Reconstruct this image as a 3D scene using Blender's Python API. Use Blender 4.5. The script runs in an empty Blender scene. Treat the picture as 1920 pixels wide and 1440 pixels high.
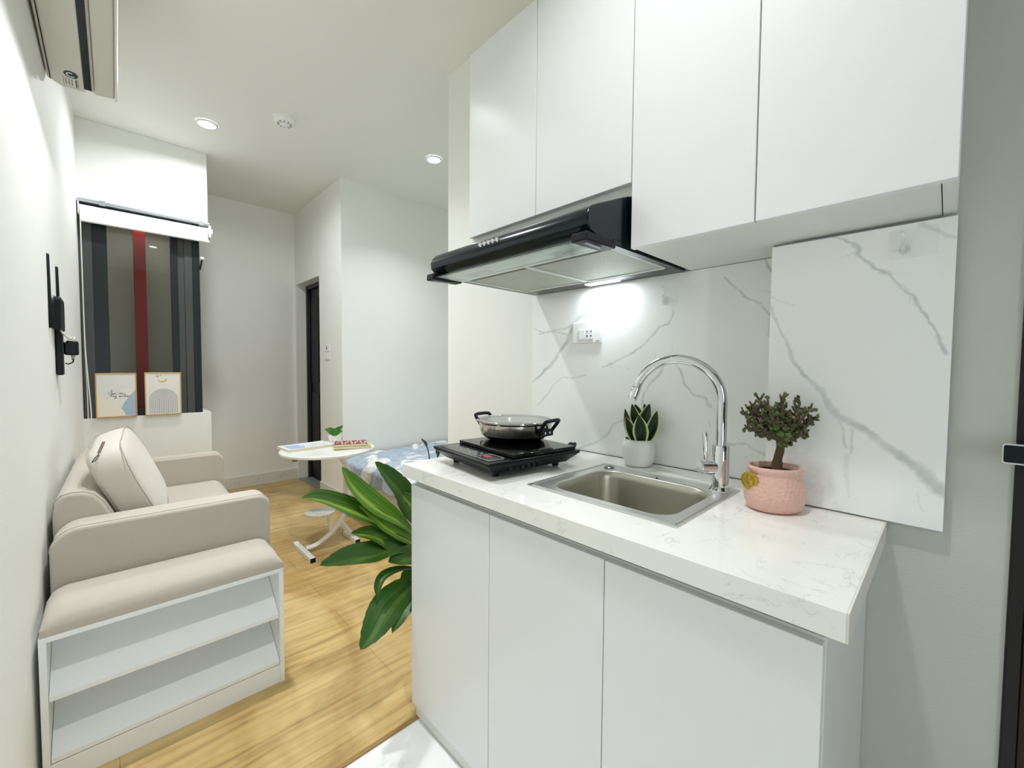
import bpy, math, random
import numpy as np
from mathutils import Vector, Matrix, noise
random.seed(4)
SC = bpy.context.scene
COL = SC.collection
PI = math.pi

# ---------------------------------------------------------------- camera
H = 1.17
FPX = 786.64
PAN, PITCH, ROLL = 0.767032, 0.0404006, -0.0072949
_f = Vector((math.sin(PAN)*math.cos(PITCH), math.cos(PAN)*math.cos(PITCH), -math.sin(PITCH)))
_r = Vector((math.cos(PAN), -math.sin(PAN), 0))
_d = _f.cross(_r)
CR = _r*math.cos(ROLL) + _d*math.sin(ROLL)
CD = -_r*math.sin(ROLL) + _d*math.cos(ROLL)
CF = _f
CAMP = Vector((0, 0, H))
cam_data = bpy.data.cameras.new('camera')
cam = bpy.data.objects.new('camera', cam_data)
COL.objects.link(cam)
cam_data.sensor_fit = 'HORIZONTAL'
cam_data.sensor_width = 36
cam_data.lens = FPX*36/1920
cam_data.clip_start = 0.01
Mx = Matrix((( CR.x, -CD.x, -CF.x, 0), (CR.y, -CD.y, -CF.y, 0), (CR.z, -CD.z, -CF.z, H), (0, 0, 0, 1)))
cam.matrix_world = Mx
SC.camera = cam

def at(x, y, ax, val):
    """point of the room seen at photo pixel x, y on the plane ax = val"""
    d = CR*((x-960)/FPX) + CD*((y-720)/FPX) + CF
    i = 'XYZ'.index(ax)
    t = (val-CAMP[i])/d[i]
    return CAMP + d*t

# ---------------------------------------------------------------- light and exposure
SC.view_settings.view_transform = 'Standard'
SC.view_settings.look = 'None'
SC.view_settings.gamma = 1
SC.view_settings.use_curve_mapping = False
SC.view_settings.exposure = 0.09
SC.cycles.diffuse_bounces = 10
SC.cycles.max_bounces = 16
world = bpy.data.worlds.new('world'); SC.world = world
world.use_nodes = True
world.node_tree.nodes['Background'].inputs[0].default_value = (0.9, 0.95, 1, 1)
world.node_tree.nodes['Background'].inputs[1].default_value = 0.05
LIGHT_W = 11.5
CEIL = 2.70

def lamp(x, y, power, z=CEIL-0.012, size=0.09, color=(0.95, 0.97, 1.0), spread=118):
    l = bpy.data.lights.new('downlight_glow', 'AREA')
    l.shape = 'DISK'; l.size = size; l.energy = power; l.color = color; l.spread = math.radians(spread)
    o = bpy.data.objects.new('downlight_glow', l); COL.objects.link(o)
    o.location = (x, y, z)
    return o
LIGHTS = [(0.49, 3.315, 0.98), (1.77, 2.685, 0.66), (0.33, 1.93, 0.95), (0.46, 0.42, 0.58), (0.95, -0.9, 0.04)]  # last entry is an added, unseen light for the dark rear end
for (x, y, k) in LIGHTS:
    lamp(x, y, LIGHT_W*k, spread=164 if y > 3 else 118)
# cool fill light from behind, entering by an added, unseen rear window
RWX0, RWX1, RWZ0, RWZ1 = -0.19, 0.03, 0.45, 1.7
l = bpy.data.lights.new('rear_fill_light', 'AREA'); l.shape = 'RECTANGLE'; l.size = RWX1-RWX0-0.06; l.size_y = RWZ1-RWZ0-0.06
l.energy = 10.0; l.color = (0.86, 0.93, 1.0)
o = bpy.data.objects.new('rear_fill_light', l); COL.objects.link(o)
o.location = ((RWX0+RWX1)/2, -1.56, (RWZ0+RWZ1)/2); o.rotation_euler = (math.radians(90), 0, 0)

# ---------------------------------------------------------------- materials
def lin(c):
    if isinstance(c, str):
        c = [int(c[i:i+2], 16)/255 for i in (0, 2, 4)]
    return tuple(((v/12.92) if v <= 0.04045 else ((v+0.055)/1.055)**2.4) for v in c)
MATS = {}
def mat(name, col, rough=0.5, metal=0.0, bump=0, bscale=40, coat=0, spec=0.5, trans=0, ior=1.45, emit=0, sheen=0, alpha=1):
    if name in MATS: return MATS[name]
    m = bpy.data.materials.new(name); m.use_nodes = True
    nt = m.node_tree; b = nt.nodes['Principled BSDF']
    c = lin(col)
    b.inputs['Base Color'].default_value = (*c, 1)
    b.inputs['Roughness'].default_value = rough
    b.inputs['Metallic'].default_value = metal
    b.inputs['Specular IOR Level'].default_value = spec
    b.inputs['Transmission Weight'].default_value = trans
    b.inputs['IOR'].default_value = ior
    b.inputs['Alpha'].default_value = alpha
    b.inputs['Coat Weight'].default_value = coat
    b.inputs['Coat Roughness'].default_value = 0.05
    if sheen: b.inputs['Sheen Weight'].default_value = sheen
    if emit:
        b.inputs['Emission Color'].default_value = (*c, 1)
        b.inputs['Emission Strength'].default_value = emit
    if bump:
        n = nt.nodes.new('ShaderNodeTexNoise'); n.inputs['Scale'].default_value = bscale; n.inputs['Detail'].default_value = 5
        tc = nt.nodes.new('ShaderNodeTexCoord'); nt.links.new(tc.outputs['Object'], n.inputs['Vector'])
        bp = nt.nodes.new('ShaderNodeBump'); bp.inputs['Strength'].default_value = bump; bp.inputs['Distance'].default_value = 0.004
        nt.links.new(n.outputs['Fac'], bp.inputs['Height']); nt.links.new(bp.outputs[0], b.inputs['Normal'])
    m['b'] = 1
    MATS[name] = m
    return m
def nodes(m): return m.node_tree, m.node_tree.nodes['Principled BSDF']
def ramp(nt, stops):
    r = nt.nodes.new('ShaderNodeValToRGB')
    el = r.color_ramp.elements
    while len(el) < len(stops): el.new(0.5)
    for e, (p, c) in zip(el, stops):
        e.position = p; e.color = (*lin(c), 1) if not isinstance(c, float) else (c, c, c, 1)
    return r
def mapping(nt, scale=(1, 1, 1), rot=(0, 0, 0), kind='Object'):
    tc = nt.nodes.new('ShaderNodeTexCoord'); mp = nt.nodes.new('ShaderNodeMapping')
    mp.inputs['Scale'].default_value = scale; mp.inputs['Rotation'].default_value = rot
    nt.links.new(tc.outputs[kind], mp.inputs['Vector'])
    return mp
def noise_node(nt, vec, scale, detail=4, dist=0.0, rough=0.5):
    n = nt.nodes.new('ShaderNodeTexNoise')
    n.inputs['Scale'].default_value = scale; n.inputs['Detail'].default_value = detail
    n.inputs['Distortion'].default_value = dist; n.inputs['Roughness'].default_value = rough
    nt.links.new(vec, n.inputs['Vector'])
    return n

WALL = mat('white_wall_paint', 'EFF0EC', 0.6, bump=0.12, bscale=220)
CEILM = mat('ceiling_paint', 'EBECE6', 0.7)
CAB = mat('white_cabinet_laminate', 'E8E9E8', 0.28, spec=0.4)
CARC = mat('white_carcass_board', 'E3E4DF', 0.4)
SHELF = mat('white_shelf_board', 'EEF1F2', 0.4)
BLACKGLOSS = mat('black_gloss_enamel', '0A171B', 0.2, spec=0.35)
BLACKPL = mat('black_plastic', '0B1114', 0.45, spec=0.3)
BLACKSAT = mat('black_satin_metal', '1A2023', 0.35)
CHROME = mat('chrome', 'E6E8EA', 0.06, 1.0)
STEEL = mat('brushed_stainless_steel', 'E2E3E0', 0.32, 1.0, bump=0.05, bscale=300)
BOWLST = mat('satin_sink_steel', 'C2C0B4', 0.36, 1.0)
PANST = mat('polished_pan_steel', 'CFCBC2', 0.16, 1.0)
WHITEPL = mat('white_plastic', 'F0F1EF', 0.35)
ALU = mat('pale_aluminium', 'C9D2D8', 0.3, 0.8)
GLASS = mat('clear_glass', 'FFFFFF', 0.02, trans=1.0, ior=1.45)
CLEARPL = mat('clear_plastic', 'F7FAF9', 0.08, alpha=0.38, spec=0.9)
SOFAM = mat('beige_sofa_fabric', 'BDB5A9', 0.85, bump=0.25, bscale=420, sheen=0.3)
SEAMM = mat('sofa_seam', 'A79E90', 0.9)
PILLM = mat('pale_pillow_fabric', 'D0CAC0', 0.85, bump=0.3, bscale=300, sheen=0.3)
GOLD = mat('gold_metal', 'C2A04A', 0.35, 0.85, bump=0.6, bscale=130)
SOIL = mat('dark_soil', '2B2018', 0.95, bump=1.0, bscale=200)
PINKM = mat('pink_glazed_ceramic', 'E3B7A8', 0.38)
POTW = mat('white_ribbed_ceramic', 'E9E9E6', 0.5)
BARKM = mat('brown_bark', '5B4A38', 0.9, bump=1.0, bscale=160)
GREENDK = mat('dark_green_leaf', '447A22', 0.4)
GREENLT = mat('fresh_green_leaf', '5C9A1C', 0.38)

# wood floor: planks running along X
def wood_material():
    m = mat('oak_laminate_planks', 'C9A566', 0.32); nt, b = nodes(m)
    mp = mapping(nt)
    br = nt.nodes.new('ShaderNodeTexBrick')
    br.offset = 0.37
    br.inputs['Color1'].default_value = (*lin('E2CFA2'), 1); br.inputs['Color2'].default_value = (*lin('D8C391'), 1)
    br.inputs['Mortar'].default_value = (*lin('B59B69'), 1)
    br.inputs['Scale'].default_value = 1; br.inputs['Mortar Size'].default_value = 0.0011
    br.inputs['Brick Width'].default_value = 1.2; br.inputs['Row Height'].default_value = 0.18
    nt.links.new(mp.outputs[0], br.inputs['Vector'])
    mp2 = mapping(nt, (1.6, 16, 1)); n = noise_node(nt, mp2.outputs[0], 1.6, 7, 0.6, 0.62)
    r = ramp(nt, [(0.30, 'AB9260'), (0.49, 'E6D6AE'), (0.70, 'FBF1D6')])
    nt.links.new(n.outputs['Fac'], r.inputs[0])
    mp3 = mapping(nt, (3.5, 1.2, 1), (0, 0, 0.15)); n3 = noise_node(nt, mp3.outputs[0], 1.1, 3, 1.2)
    r3 = ramp(nt, [(0.35, 'CDB88C'), (0.60, 'FFFFFF')]); nt.links.new(n3.outputs['Fac'], r3.inputs[0])
    mx = nt.nodes.new('ShaderNodeMix'); mx.data_type = 'RGBA'; mx.blend_type = 'MULTIPLY'; mx.inputs[0].default_value = 0.75
    nt.links.new(br.outputs['Color'], mx.inputs[6]); nt.links.new(r.outputs[0], mx.inputs[7])
    mx2 = nt.nodes.new('ShaderNodeMix'); mx2.data_type = 'RGBA'; mx2.blend_type = 'MULTIPLY'; mx2.inputs[0].default_value = 0.6
    nt.links.new(mx.outputs[2], mx2.inputs[6]); nt.links.new(r3.outputs[0], mx2.inputs[7])
    nt.links.new(mx2.outputs[2], b.inputs['Base Color'])
    return m
WOOD = wood_material()

def marble_material(name, base, vein, scale=1.0, amount=1.0, rough=0.15, thin=0.012):
    """white stone with sparse procedural veins"""
    m = mat(name, base, rough); nt, b = nodes(m)
    mp = mapping(nt)
    w = noise_node(nt, mp.outputs[0], 1.7*scale, 6, 1.2, 0.6)
    s = nt.nodes.new('ShaderNodeMath'); s.operation = 'SUBTRACT'; s.inputs[1].default_value = 0.5
    a = nt.nodes.new('ShaderNodeMath'); a.operation = 'ABSOLUTE'
    nt.links.new(w.outputs['Fac'], s.inputs[0]); nt.links.new(s.outputs[0], a.inputs[0])
    r = ramp(nt, [(0.0, 1.0), (thin, 0.0)]); nt.links.new(a.outputs[0], r.inputs[0])
    g = noise_node(nt, mp.outputs[0], 2.3*scale, 2)
    rg = ramp(nt, [(0.48, 0.0), (0.62, 1.0)]); nt.links.new(g.outputs['Fac'], rg.inputs[0])
    mu = nt.nodes.new('ShaderNodeMath'); mu.operation = 'MULTIPLY'
    nt.links.new(r.outputs[0], mu.inputs[0]); nt.links.new(rg.outputs[0], mu.inputs[1])
    mu2 = nt.nodes.new('ShaderNodeMath'); mu2.operation = 'MULTIPLY'; mu2.inputs[1].default_value = amount
    nt.links.new(mu.outputs[0], mu2.inputs[0])
    mx = nt.nodes.new('ShaderNodeMix'); mx.data_type = 'RGBA'
    mx.inputs[6].default_value = (*lin(base), 1); mx.inputs[7].default_value = (*lin(vein), 1)
    nt.links.new(mu2.outputs[0], mx.inputs[0]); nt.links.new(mx.outputs[2], b.inputs['Base Color'])
    return m
COUNTER = marble_material('speckled_white_quartz', 'F0EFE9', 'B4B5B0', 5.0, 0.55, 0.12, 0.014)
TILE = marble_material('white_marble_floor_tile', 'F2F3F3', 'B9BCBE', 1.3, 0.8, 0.08, 0.02)
SKIRT = marble_material('marble_skirting_tile', 'DEDDD6', 'A3A5A2', 3.0, 0.9, 0.2, 0.012)
TABLETOP = marble_material('marble_look_table_board', 'DFDFDA', 'A9A9A3', 5.0, 0.8, 0.3, 0.03)

def attr_material(name, c0, c1, rough, attr='vein'):
    """pattern strength comes from the mesh's own attribute"""
    m = mat(name, c0, rough); nt, b = nodes(m)
    at_ = nt.nodes.new('ShaderNodeAttribute'); at_.attribute_name = attr
    mx = nt.nodes.new('ShaderNodeMix'); mx.data_type = 'RGBA'
    mx.inputs[6].default_value = (*lin(c0), 1); mx.inputs[7].default_value = (*lin(c1), 1)
    nt.links.new(at_.outputs['Fac'], mx.inputs[0]); nt.links.new(mx.outputs[2], b.inputs['Base Color'])
    return m
SLAB = attr_material('veined_marble_slab', 'F6F8F6', 'A6ABAC', 0.10)
LEAFV = attr_material('variegated_snake_leaf', '17351A', 'E3E3A0', 0.4, 'edge')
LEAFD = attr_material('glossy_striped_leaf', '24500E', '9CC43A', 0.38, 'edge')

LEAFB = attr_material('yellow_green_striped_leaf', '3A7414', 'BAD84E', 0.4, 'edge')
def duvet_material():
    m = mat('blue_printed_cotton', '9DB0C6', 0.85, bump=0.4, bscale=60); nt, b = nodes(m)
    mp = mapping(nt); n = noise_node(nt, mp.outputs[0], 3.4, 2, 1.2)
    r = ramp(nt, [(0.0, 'A4B3C4'), (0.58, 'B4C1CF'), (0.61, 'EDEDE8'), (1.0, 'F0EFEA')])
    nt.links.new(n.outputs['Fac'], r.inputs[0])
    n2 = noise_node(nt, mp.outputs[0], 9.0, 4, 3.0)
    r2 = ramp(nt, [(0.40, 'D3D9E0'), (0.60, 'FFFFFF')]); nt.links.new(n2.outputs['Fac'], r2.inputs[0])
    mx = nt.nodes.new('ShaderNodeMix'); mx.data_type = 'RGBA'; mx.blend_type = 'MULTIPLY'; mx.inputs[0].default_value = 0.7
    nt.links.new(r.outputs[0], mx.inputs[6]); nt.links.new(r2.outputs[0], mx.inputs[7])
    nt.links.new(mx.outputs[2], b.inputs['Base Color'])
    return m
DUVET = duvet_material()

# ---------------------------------------------------------------- object helpers
def tag(o, label=None, cat=None, group=None, kind=None):
    if label: o['label'] = label
    if cat: o['category'] = cat
    if group: o['group'] = group
    if kind: o['kind'] = kind
    return o
def thing(name, label, cat, loc, group=None):
    o = bpy.data.objects.new(name, None); COL.objects.link(o)
    o.location = loc; o.empty_display_size = 0.05
    return tag(o, label, cat, group)

class MB:
    def __init__(s): s.v = []; s.f = []; s.M = None
    def add(s, vs, fs):
        k = len(s.v)
        if s.M is not None: vs = [tuple(s.M @ Vector(p)) for p in vs]
        s.v += [tuple(p) for p in vs]; s.f += [tuple(i+k for i in f) for f in fs]
        return s
    def box(s, x0, x1, y0, y1, z0, z1):
        vs = [(x, y, z) for z in (z0, z1) for y in (y0, y1) for x in (x0, x1)]
        return s.add(vs, [(0, 2, 3, 1), (4, 5, 7, 6), (0, 1, 5, 4), (2, 6, 7, 3), (0, 4, 6, 2), (1, 3, 7, 5)])
    def prism(s, poly, ax, a, b):
        """poly = list of 2-d points in the plane normal to ax, extruded from a to b"""
        def P(p, t):
            return {'X': (t, p[0], p[1]), 'Y': (p[0], t, p[1]), 'Z': (p[0], p[1], t)}[ax]
        n = len(poly); vs = [P(p, a) for p in poly]+[P(p, b) for p in poly]
        fs = [tuple(range(n))[::-1], tuple(range(n, 2*n))]+[(i, (i+1) % n, (i+1) % n+n, i+n) for i in range(n)]
        return s.add(vs, fs)
    def lathe(s, prof, c=(0, 0, 0), seg=48, sx=1, sy=1, close=False, ribs=0, ribamp=0):
        vs = []; fs = []
        n = len(prof)
        for i in range(seg):
            a = 2*PI*i/seg
            k = 1+ribamp*(abs(math.cos(ribs*a/2))-0.5) if ribs else 1
            for (r, z) in prof: vs.append((c[0]+r*k*math.cos(a)*sx, c[1]+r*k*math.sin(a)*sy, c[2]+z))
        for i in range(seg):
            j = (i+1) % seg
            for q in range(n-1): fs.append((i*n+q, j*n+q, j*n+q+1, i*n+q+1))
        if prof[0][0] > 1e-6 and not close: fs.append(tuple(i*n for i in range(seg))[::-1])
        if prof[-1][0] > 1e-6 and not close: fs.append(tuple(i*n+n-1 for i in range(seg)))
        return s.add(vs, fs)
    def tube(s, pts, r, seg=12, flat=None):
        pts = [Vector(p) for p in pts]; n = len(pts)
        rs = r if isinstance(r, (list, tuple)) else [r]*n
        vs = []; fs = []; up = None
        for i, p in enumerate(pts):
            t = (pts[min(i+1, n-1)]-pts[max(i-1, 0)]).normalized()
            if up is None:
                up = Vector((0, 0, 1)) if abs(t.z) < 0.9 else Vector((1, 0, 0))
            a = (up - t*up.dot(t)).normalized(); b = t.cross(a); up = a
            for k in range(seg):
                th = 2*PI*k/seg
                u, w = math.cos(th)*rs[i], math.sin(th)*rs[i]
                if flat: u *= flat[0]; w *= flat[1]
                vs.append(p+a*u+b*w)
        for i in range(n-1):
            for k in range(seg):
                j = (k+1) % seg
                fs.append((i*seg+k, i*seg+j, (i+1)*seg+j, (i+1)*seg+k))
        fs.append(tuple(range(seg))[::-1]); fs.append(tuple(range((n-1)*seg, n*seg)))
        return s.add(vs, fs)
    def cyl(s, a, b, r, seg=24): return s.tube([a, b], r, seg)
    def grid(s, fn, nu, nv, wrap=False):
        vs = [fn(i/nu, j/nv) for i in range(nu+1) for j in range(nv+1)]
        fs = [(i*(nv+1)+j, (i+1)*(nv+1)+j, (i+1)*(nv+1)+j+1, i*(nv+1)+j+1) for i in range(nu) for j in range(nv)]
        return s.add(vs, fs)
    def bar(s, p, q, w, h):
        """square bar from p to q"""
        return s.tube([p, q], 1.0, 4, None) if False else s._bar(p, q, w, h)
    def _bar(s, p, q, w, h):
        p = Vector(p); q = Vector(q); t = (q-p).normalized()
        up = Vector((0, 0, 1)) if abs(t.z) < 0.95 else Vector((0, 1, 0))
        a = t.cross(up).normalized()*w/2; b = a.cross(t).normalized()*h/2
        vs = [e+x*a+y*b for e in (p, q) for (x, y) in ((-1, -1), (1, -1), (1, 1), (-1, 1))]
        return s.add(vs, [(3, 2, 1, 0), (4, 5, 6, 7), (0, 1, 5, 4), (1, 2, 6, 5), (2, 3, 7, 6), (3, 0, 4, 7)])
    def ellipsoid(s, c, r, nu=12, nv=16):
        prof = [(math.sin(PI*i/nu), -math.cos(PI*i/nu)) for i in range(nu+1)]
        vs = []; fs = []
        prof[0] = (0.0, -1); prof[-1] = (0.0, 1)
        for i in range(nv):
            a = 2*PI*i/nv
            for (q, z) in prof: vs.append((c[0]+q*math.cos(a)*r[0], c[1]+q*math.sin(a)*r[1], c[2]+z*r[2]))
        n = nu+1
        for i in range(nv):
            j = (i+1) % nv
            for q in range(nu): fs.append((i*n+q, j*n+q, j*n+q+1, i*n+q+1))
        return s.add(vs, fs)
    def build(s, name, m, parent=None, bevel=0, smooth=False, bseg=2, sub=0, solid=0, attr=None, weld=False):
        off = Vector((0, 0, 0)); p = parent
        while p is not None: off += Vector(p.location); p = p.parent
        me = bpy.data.meshes.new(name)
        me.from_pydata([(v[0]-off.x, v[1]-off.y, v[2]-off.z) for v in s.v], [], s.f)
        me.validate(); me.update()
        import bmesh
        bm = bmesh.new(); bm.from_mesh(me)
        if weld and attr is None: bmesh.ops.remove_doubles(bm, verts=bm.verts, dist=1e-5)
        if not solid and attr is None: bmesh.ops.recalc_face_normals(bm, faces=bm.faces)
        bm.to_mesh(me); bm.free()
        o = bpy.data.objects.new(name, me); COL.objects.link(o)
        if parent is not None: o.parent = parent
        me.materials.append(m)
        if attr:
            a = me.attributes.new(attr[0], 'FLOAT', 'POINT'); a.data.foreach_set('value', np.asarray(attr[1], dtype=np.float32))
        if solid:
            md = o.modifiers.new('solid', 'SOLIDIFY'); md.thickness = solid; md.offset = 0
        if bevel:
            md = o.modifiers.new('bevel', 'BEVEL'); md.width = bevel; md.segments = bseg; md.limit_method = 'ANGLE'; md.angle_limit = math.radians(40)
        if sub:
            md = o.modifiers.new('sub', 'SUBSURF'); md.levels = sub; md.render_levels = sub
        if smooth or bevel:
            for pl in me.polygons: pl.use_smooth = True
            if not smooth or smooth == 'auto':
                bm = bmesh.new(); bm.from_mesh(me)
                for e in bm.edges:
                    if len(e.link_faces) == 2 and e.calc_face_angle(0) > math.radians(35): e.smooth = False
                bm.to_mesh(me); bm.free()
        return o
def B(x0, x1, y0, y1, z0, z1): return MB().box(x0, x1, y0, y1, z0, z1)
def struct(o): o['kind'] = 'structure'; return o
def single(o, label, cat, group=None):
    """a thing that is one mesh: move its origin to the base centre"""
    me = o.data; n = len(me.vertices); co = np.empty(n*3); me.vertices.foreach_get('co', co); co = co.reshape(-1, 3)
    c = np.array([(co[:, 0].min()+co[:, 0].max())/2, (co[:, 1].min()+co[:, 1].max())/2, co[:, 2].min()])
    me.vertices.foreach_set('co', (co-c).ravel()); o.location = c; me.update()
    return tag(o, label, cat, group)
def rrect(x0, x1, y0, y1, r, n=6):
    """rounded rectangle outline; r = one radius or four (x0y0, x1y0, x1y1, x0y1)"""
    rs = r if isinstance(r, (list, tuple)) else [r]*4
    out = []
    for (cx, cy, a0, rr) in ((x0, y0, PI, rs[0]), (x1, y0, 1.5*PI, rs[1]), (x1, y1, 0, rs[2]), (x0, y1, 0.5*PI, rs[3])):
        sx = 1 if cx == x0 else -1; sy = 1 if cy == y0 else -1
        for k in range(n+1):
            a = a0+0.5*PI*k/n
            out.append((cx+sx*rr+rr*math.cos(a), cy+sy*rr+rr*math.sin(a)))
    return out
def bez(p, q, r, n=12):
    p, q, r = Vector(p), Vector(q), Vector(r)
    return [(1-t)**2*p+2*t*(1-t)*q+t*t*r for t in [i/n for i in range(n+1)]]
def spline(pts, n=8):
    P = [Vector(p) for p in pts]; P = [2*P[0]-P[1]]+P+[2*P[-1]-P[-2]]; out = []
    for i in range(1, len(P)-2):
        for k in range(n):
            t = k/n; a, b, c, d = P[i-1], P[i], P[i+1], P[i+2]
            out.append(0.5*((2*b)+(c-a)*t+(2*a-5*b+4*c-d)*t*t+(3*b-a-3*c+d)*t**3))
    out.append(P[-2]); return out

# ================================================================= ROOM SHELL
XB = 1.322      # face of the backsplash
XW = 1.330      # kitchen wall
WY = 3.79       # window wall
def xl(y): return -0.165+(y-1.6)*0.0228     # left wall runs very slightly askew
struct(MB().prism([(xl(-1.5)-0.1, -1.5), (xl(-1.5), -1.5), (xl(4.76), 4.76), (xl(4.76)-0.1, 4.76)], 'Z', 0, CEIL).build('wall_left', WALL))
struct(B(-0.4, 3.5, -1.5, 4.8, CEIL, CEIL+0.1).build('ceiling', CEILM))
struct(B(-0.4, 3.5, 1.196, 4.8, -0.1, 0.0).build('floor', WOOD))
struct(B(-0.4, 2.2, -1.6, 1.186, -0.1, -0.004).build('floor_tiled', TILE))
struct(B(-0.2, XW, 1.184, 1.198, -0.09, 0.001).build('trim_1', mat('floor_edge_trim', '9A7A45', 0.4)))
# window bay: upper box, lower box, side return
w = MB()
w.box(xl(3.9)-0.05, 0.553, WY, 4.66, 2.185, CEIL); w.box(xl(3.9)-0.05, 0.548, WY, 4.66, 0, 0.822)
struct(w.build('wall_window', WALL, bevel=0.003))
struct(B(-0.4, 1.6, 4.66, 4.78, 0, CEIL).build('wall_far', WALL))
# wall with the black door (plane X = 1.398)
w = MB(); XD = 1.398
w.box(XD, 1.56, 3.475, 3.98, 0, CEIL); w.box(XD, 1.56, 3.98, 4.62, 1.985, CEIL); w.box(XD, 1.56, 4.62, 4.70, 0, CEIL)
w.box(1.56, 3.4, 3.475, 3.6, 0, CEIL)
struct(w.build('wall_back', WALL))
struct(B(3.4, 3.5, 1.7, 3.6, 0, CEIL).build('wall_alcove', WALL))
# kitchen wall and the block behind it
struct(B(XW, 3.5, 0.25, 1.88, 0, CEIL).build('wall_kitchen', WALL))
# column right of the counter, then the entrance wall
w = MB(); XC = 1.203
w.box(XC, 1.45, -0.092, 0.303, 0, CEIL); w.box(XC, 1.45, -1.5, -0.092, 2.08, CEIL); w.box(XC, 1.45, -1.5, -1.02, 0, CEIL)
struct(w.build('wall_right', mat('greyer_wall_tone', 'C6C8C0', 0.65, bump=0.15, bscale=220)))  # one even tone, greyer than the other walls
w = MB(); w.box(-0.4, RWX0, -1.6, -1.5, 0, CEIL); w.box(RWX1, 1.5, -1.6, -1.5, 0, CEIL); w.box(RWX0, RWX1, -1.6, -1.5, 0, RWZ0); w.box(RWX0, RWX1, -1.6, -1.5, RWZ1, CEIL)
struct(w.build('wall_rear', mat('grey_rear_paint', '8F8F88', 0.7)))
w = MB(); w.box(RWX0, RWX0+0.03, -1.56, -1.5, RWZ0, RWZ1); w.box(RWX1-0.03, RWX1, -1.56, -1.5, RWZ0, RWZ1); w.box(RWX0+0.03, RWX1-0.03, -1.56, -1.5, RWZ0, RWZ0+0.03); w.box(RWX0+0.03, RWX1-0.03, -1.56, -1.5, RWZ1-0.03, RWZ1)
struct(w.build('added_rear_window', mat('dark_window_aluminium', '24292D', 0.35, spec=0.4)))  # frame of the made-up rear opening that holds the fill light
# skirting
struct(B(0.549, XD, 4.648, 4.66, 0, 0.105).build('baseboard_far', SKIRT))
w = MB(); w.box(XD-0.011, XD, 3.464, 3.979, 0, 0.107); w.box(XD-0.011, 3.4, 3.464, 3.475, 0, 0.107)
struct(w.build('baseboard_back', SKIRT))

# black interior door deep in its opening
d = thing('door_1', None, None, (1.49, 4.3, 0)); d['kind'] = 'structure'
f = MB(); f.box(1.488, 1.556, 3.98, 4.02, 0, 1.985); f.box(1.488, 1.556, 4.585, 4.62, 0, 1.985); f.box(1.488, 1.556, 4.02, 4.585, 1.945, 1.985)
f.build('door_frame', mat('dark_grey_door_frame', '262C2F', 0.4), d, bevel=0.003)
g = MB(); g.box(1.515, 1.548, 4.02, 4.585, 0.01, 1.945)
for (y0, y1) in ((4.07, 4.28), (4.32, 4.53)):
    g.box(1.508, 1.516, y0, y1, 0.12, 0.9); g.box(1.508, 1.516, y0, y1, 1.0, 1.84)
g.build('door_leaf', mat('black_door_panel', '05080A', 0.4, spec=0.2), d, bevel=0.003)
h = MB()
for z in (1.62, 1.27, 0.35):
    h.cyl((1.50, 4.575, z), (1.50, 4.575, z+0.07), 0.008, 10)
h.cyl((1.503, 4.555, 0.3), (1.503, 4.555, 1.86), 0.004, 8)
h.build('hinge', BLACKSAT, d)
struct(B(1.40, 1.56, 3.98, 4.62, 0.0005, 0.006).build('trim_2', mat('grey_stone_threshold', '8C8E8B', 0.4)))

# entrance door at the right edge
d = thing('door_2', None, None, (1.22, -0.5, 0)); d['kind'] = 'structure'
f = MB(); f.box(1.196, 1.30, -0.112, -0.0925, 0, 2.08); f.box(1.196, 1.30, -1.02, -0.995, 0, 2.08); f.box(1.196, 1.30, -0.995, -0.112, 2.045, 2.08)
f.build('door_frame', mat('black_door_jamb', '100E0C', 0.4), d, bevel=0.002)
g = MB(); g.box(1.222, 1.26, -0.993, -0.114, 0.008, 2.043)
g.build('door_leaf', mat('dark_brown_wood_leaf', '2A1710', 0.45, bump=0.2, bscale=30), d, bevel=0.002)
B(1.216, 1.223, -0.88, -0.122, 0.775, 1.9).build('glass_panel', mat('pale_frosted_pane', 'B9B7A6', 0.5), d, bevel=0.002)
hd = MB(); hd.prism(rrect(-0.235, -0.0745, 1.0065, 1.0375, 0.003), 'X', 1.1505, 1.163)
hd = hd.build('door_handle', BLACKGLOSS, d, bevel=0.002)
c = MB(); c.prism(rrect(-0.237, -0.0725, 1.0035, 1.0405, 0.005), 'X', 1.153, 1.161); c.cyl((1.16, -0.2, 1.022), (1.223, -0.2, 1.022), 0.010)
c.box(1.212, 1.2225, -0.225, -0.175, 0.90, 1.12)
c.build('handle_trim', CHROME, hd, bevel=0.001)

# ================================================================= WINDOW, OUTSIDE, BLIND
FX = 0.498
win = thing('window_1', None, None, (0.2, WY, 0.822)); win['kind'] = 'structure'
FR = mat('dark_window_aluminium', '24292D', 0.35, spec=0.4)
FR2 = mat('grey_window_shutter', '4A4B4B', 0.4)
X0 = xl(WY)+0.004
f = MB()
f.box(X0, 0.015, WY+0.004, WY+0.06, 0.822, 2.185); f.box(0.335, 0.372, WY+0.004, WY+0.06, 0.822, 2.185)
f.box(0.455, FX, WY+0.002, WY+0.09, 0.822, 2.185)
f.box(0.015, 0.335, WY+0.01, WY+0.05, 0.822, 0.87); f.box(X0, FX, WY+0.01, WY+0.05, 2.10, 2.185)
f.build('window_frame', FR, win, bevel=0.002)
f = MB(); f.box(0.372, 0.41, WY+0.012, WY+0.05, 0.822, 2.12); f.box(0.41, 0.455, WY+0.004, WY+0.05, 0.822, 2.12); f.box(X0, -0.055, WY+0.0, WY+0.004, 0.824, 2.12)
f.build('window_stile', FR2, win, bevel=0.002)
B(0.015, 0.337, WY+0.028, WY+0.034, 0.86, 2.11).build('glass_pane', GLASS, win)
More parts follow.
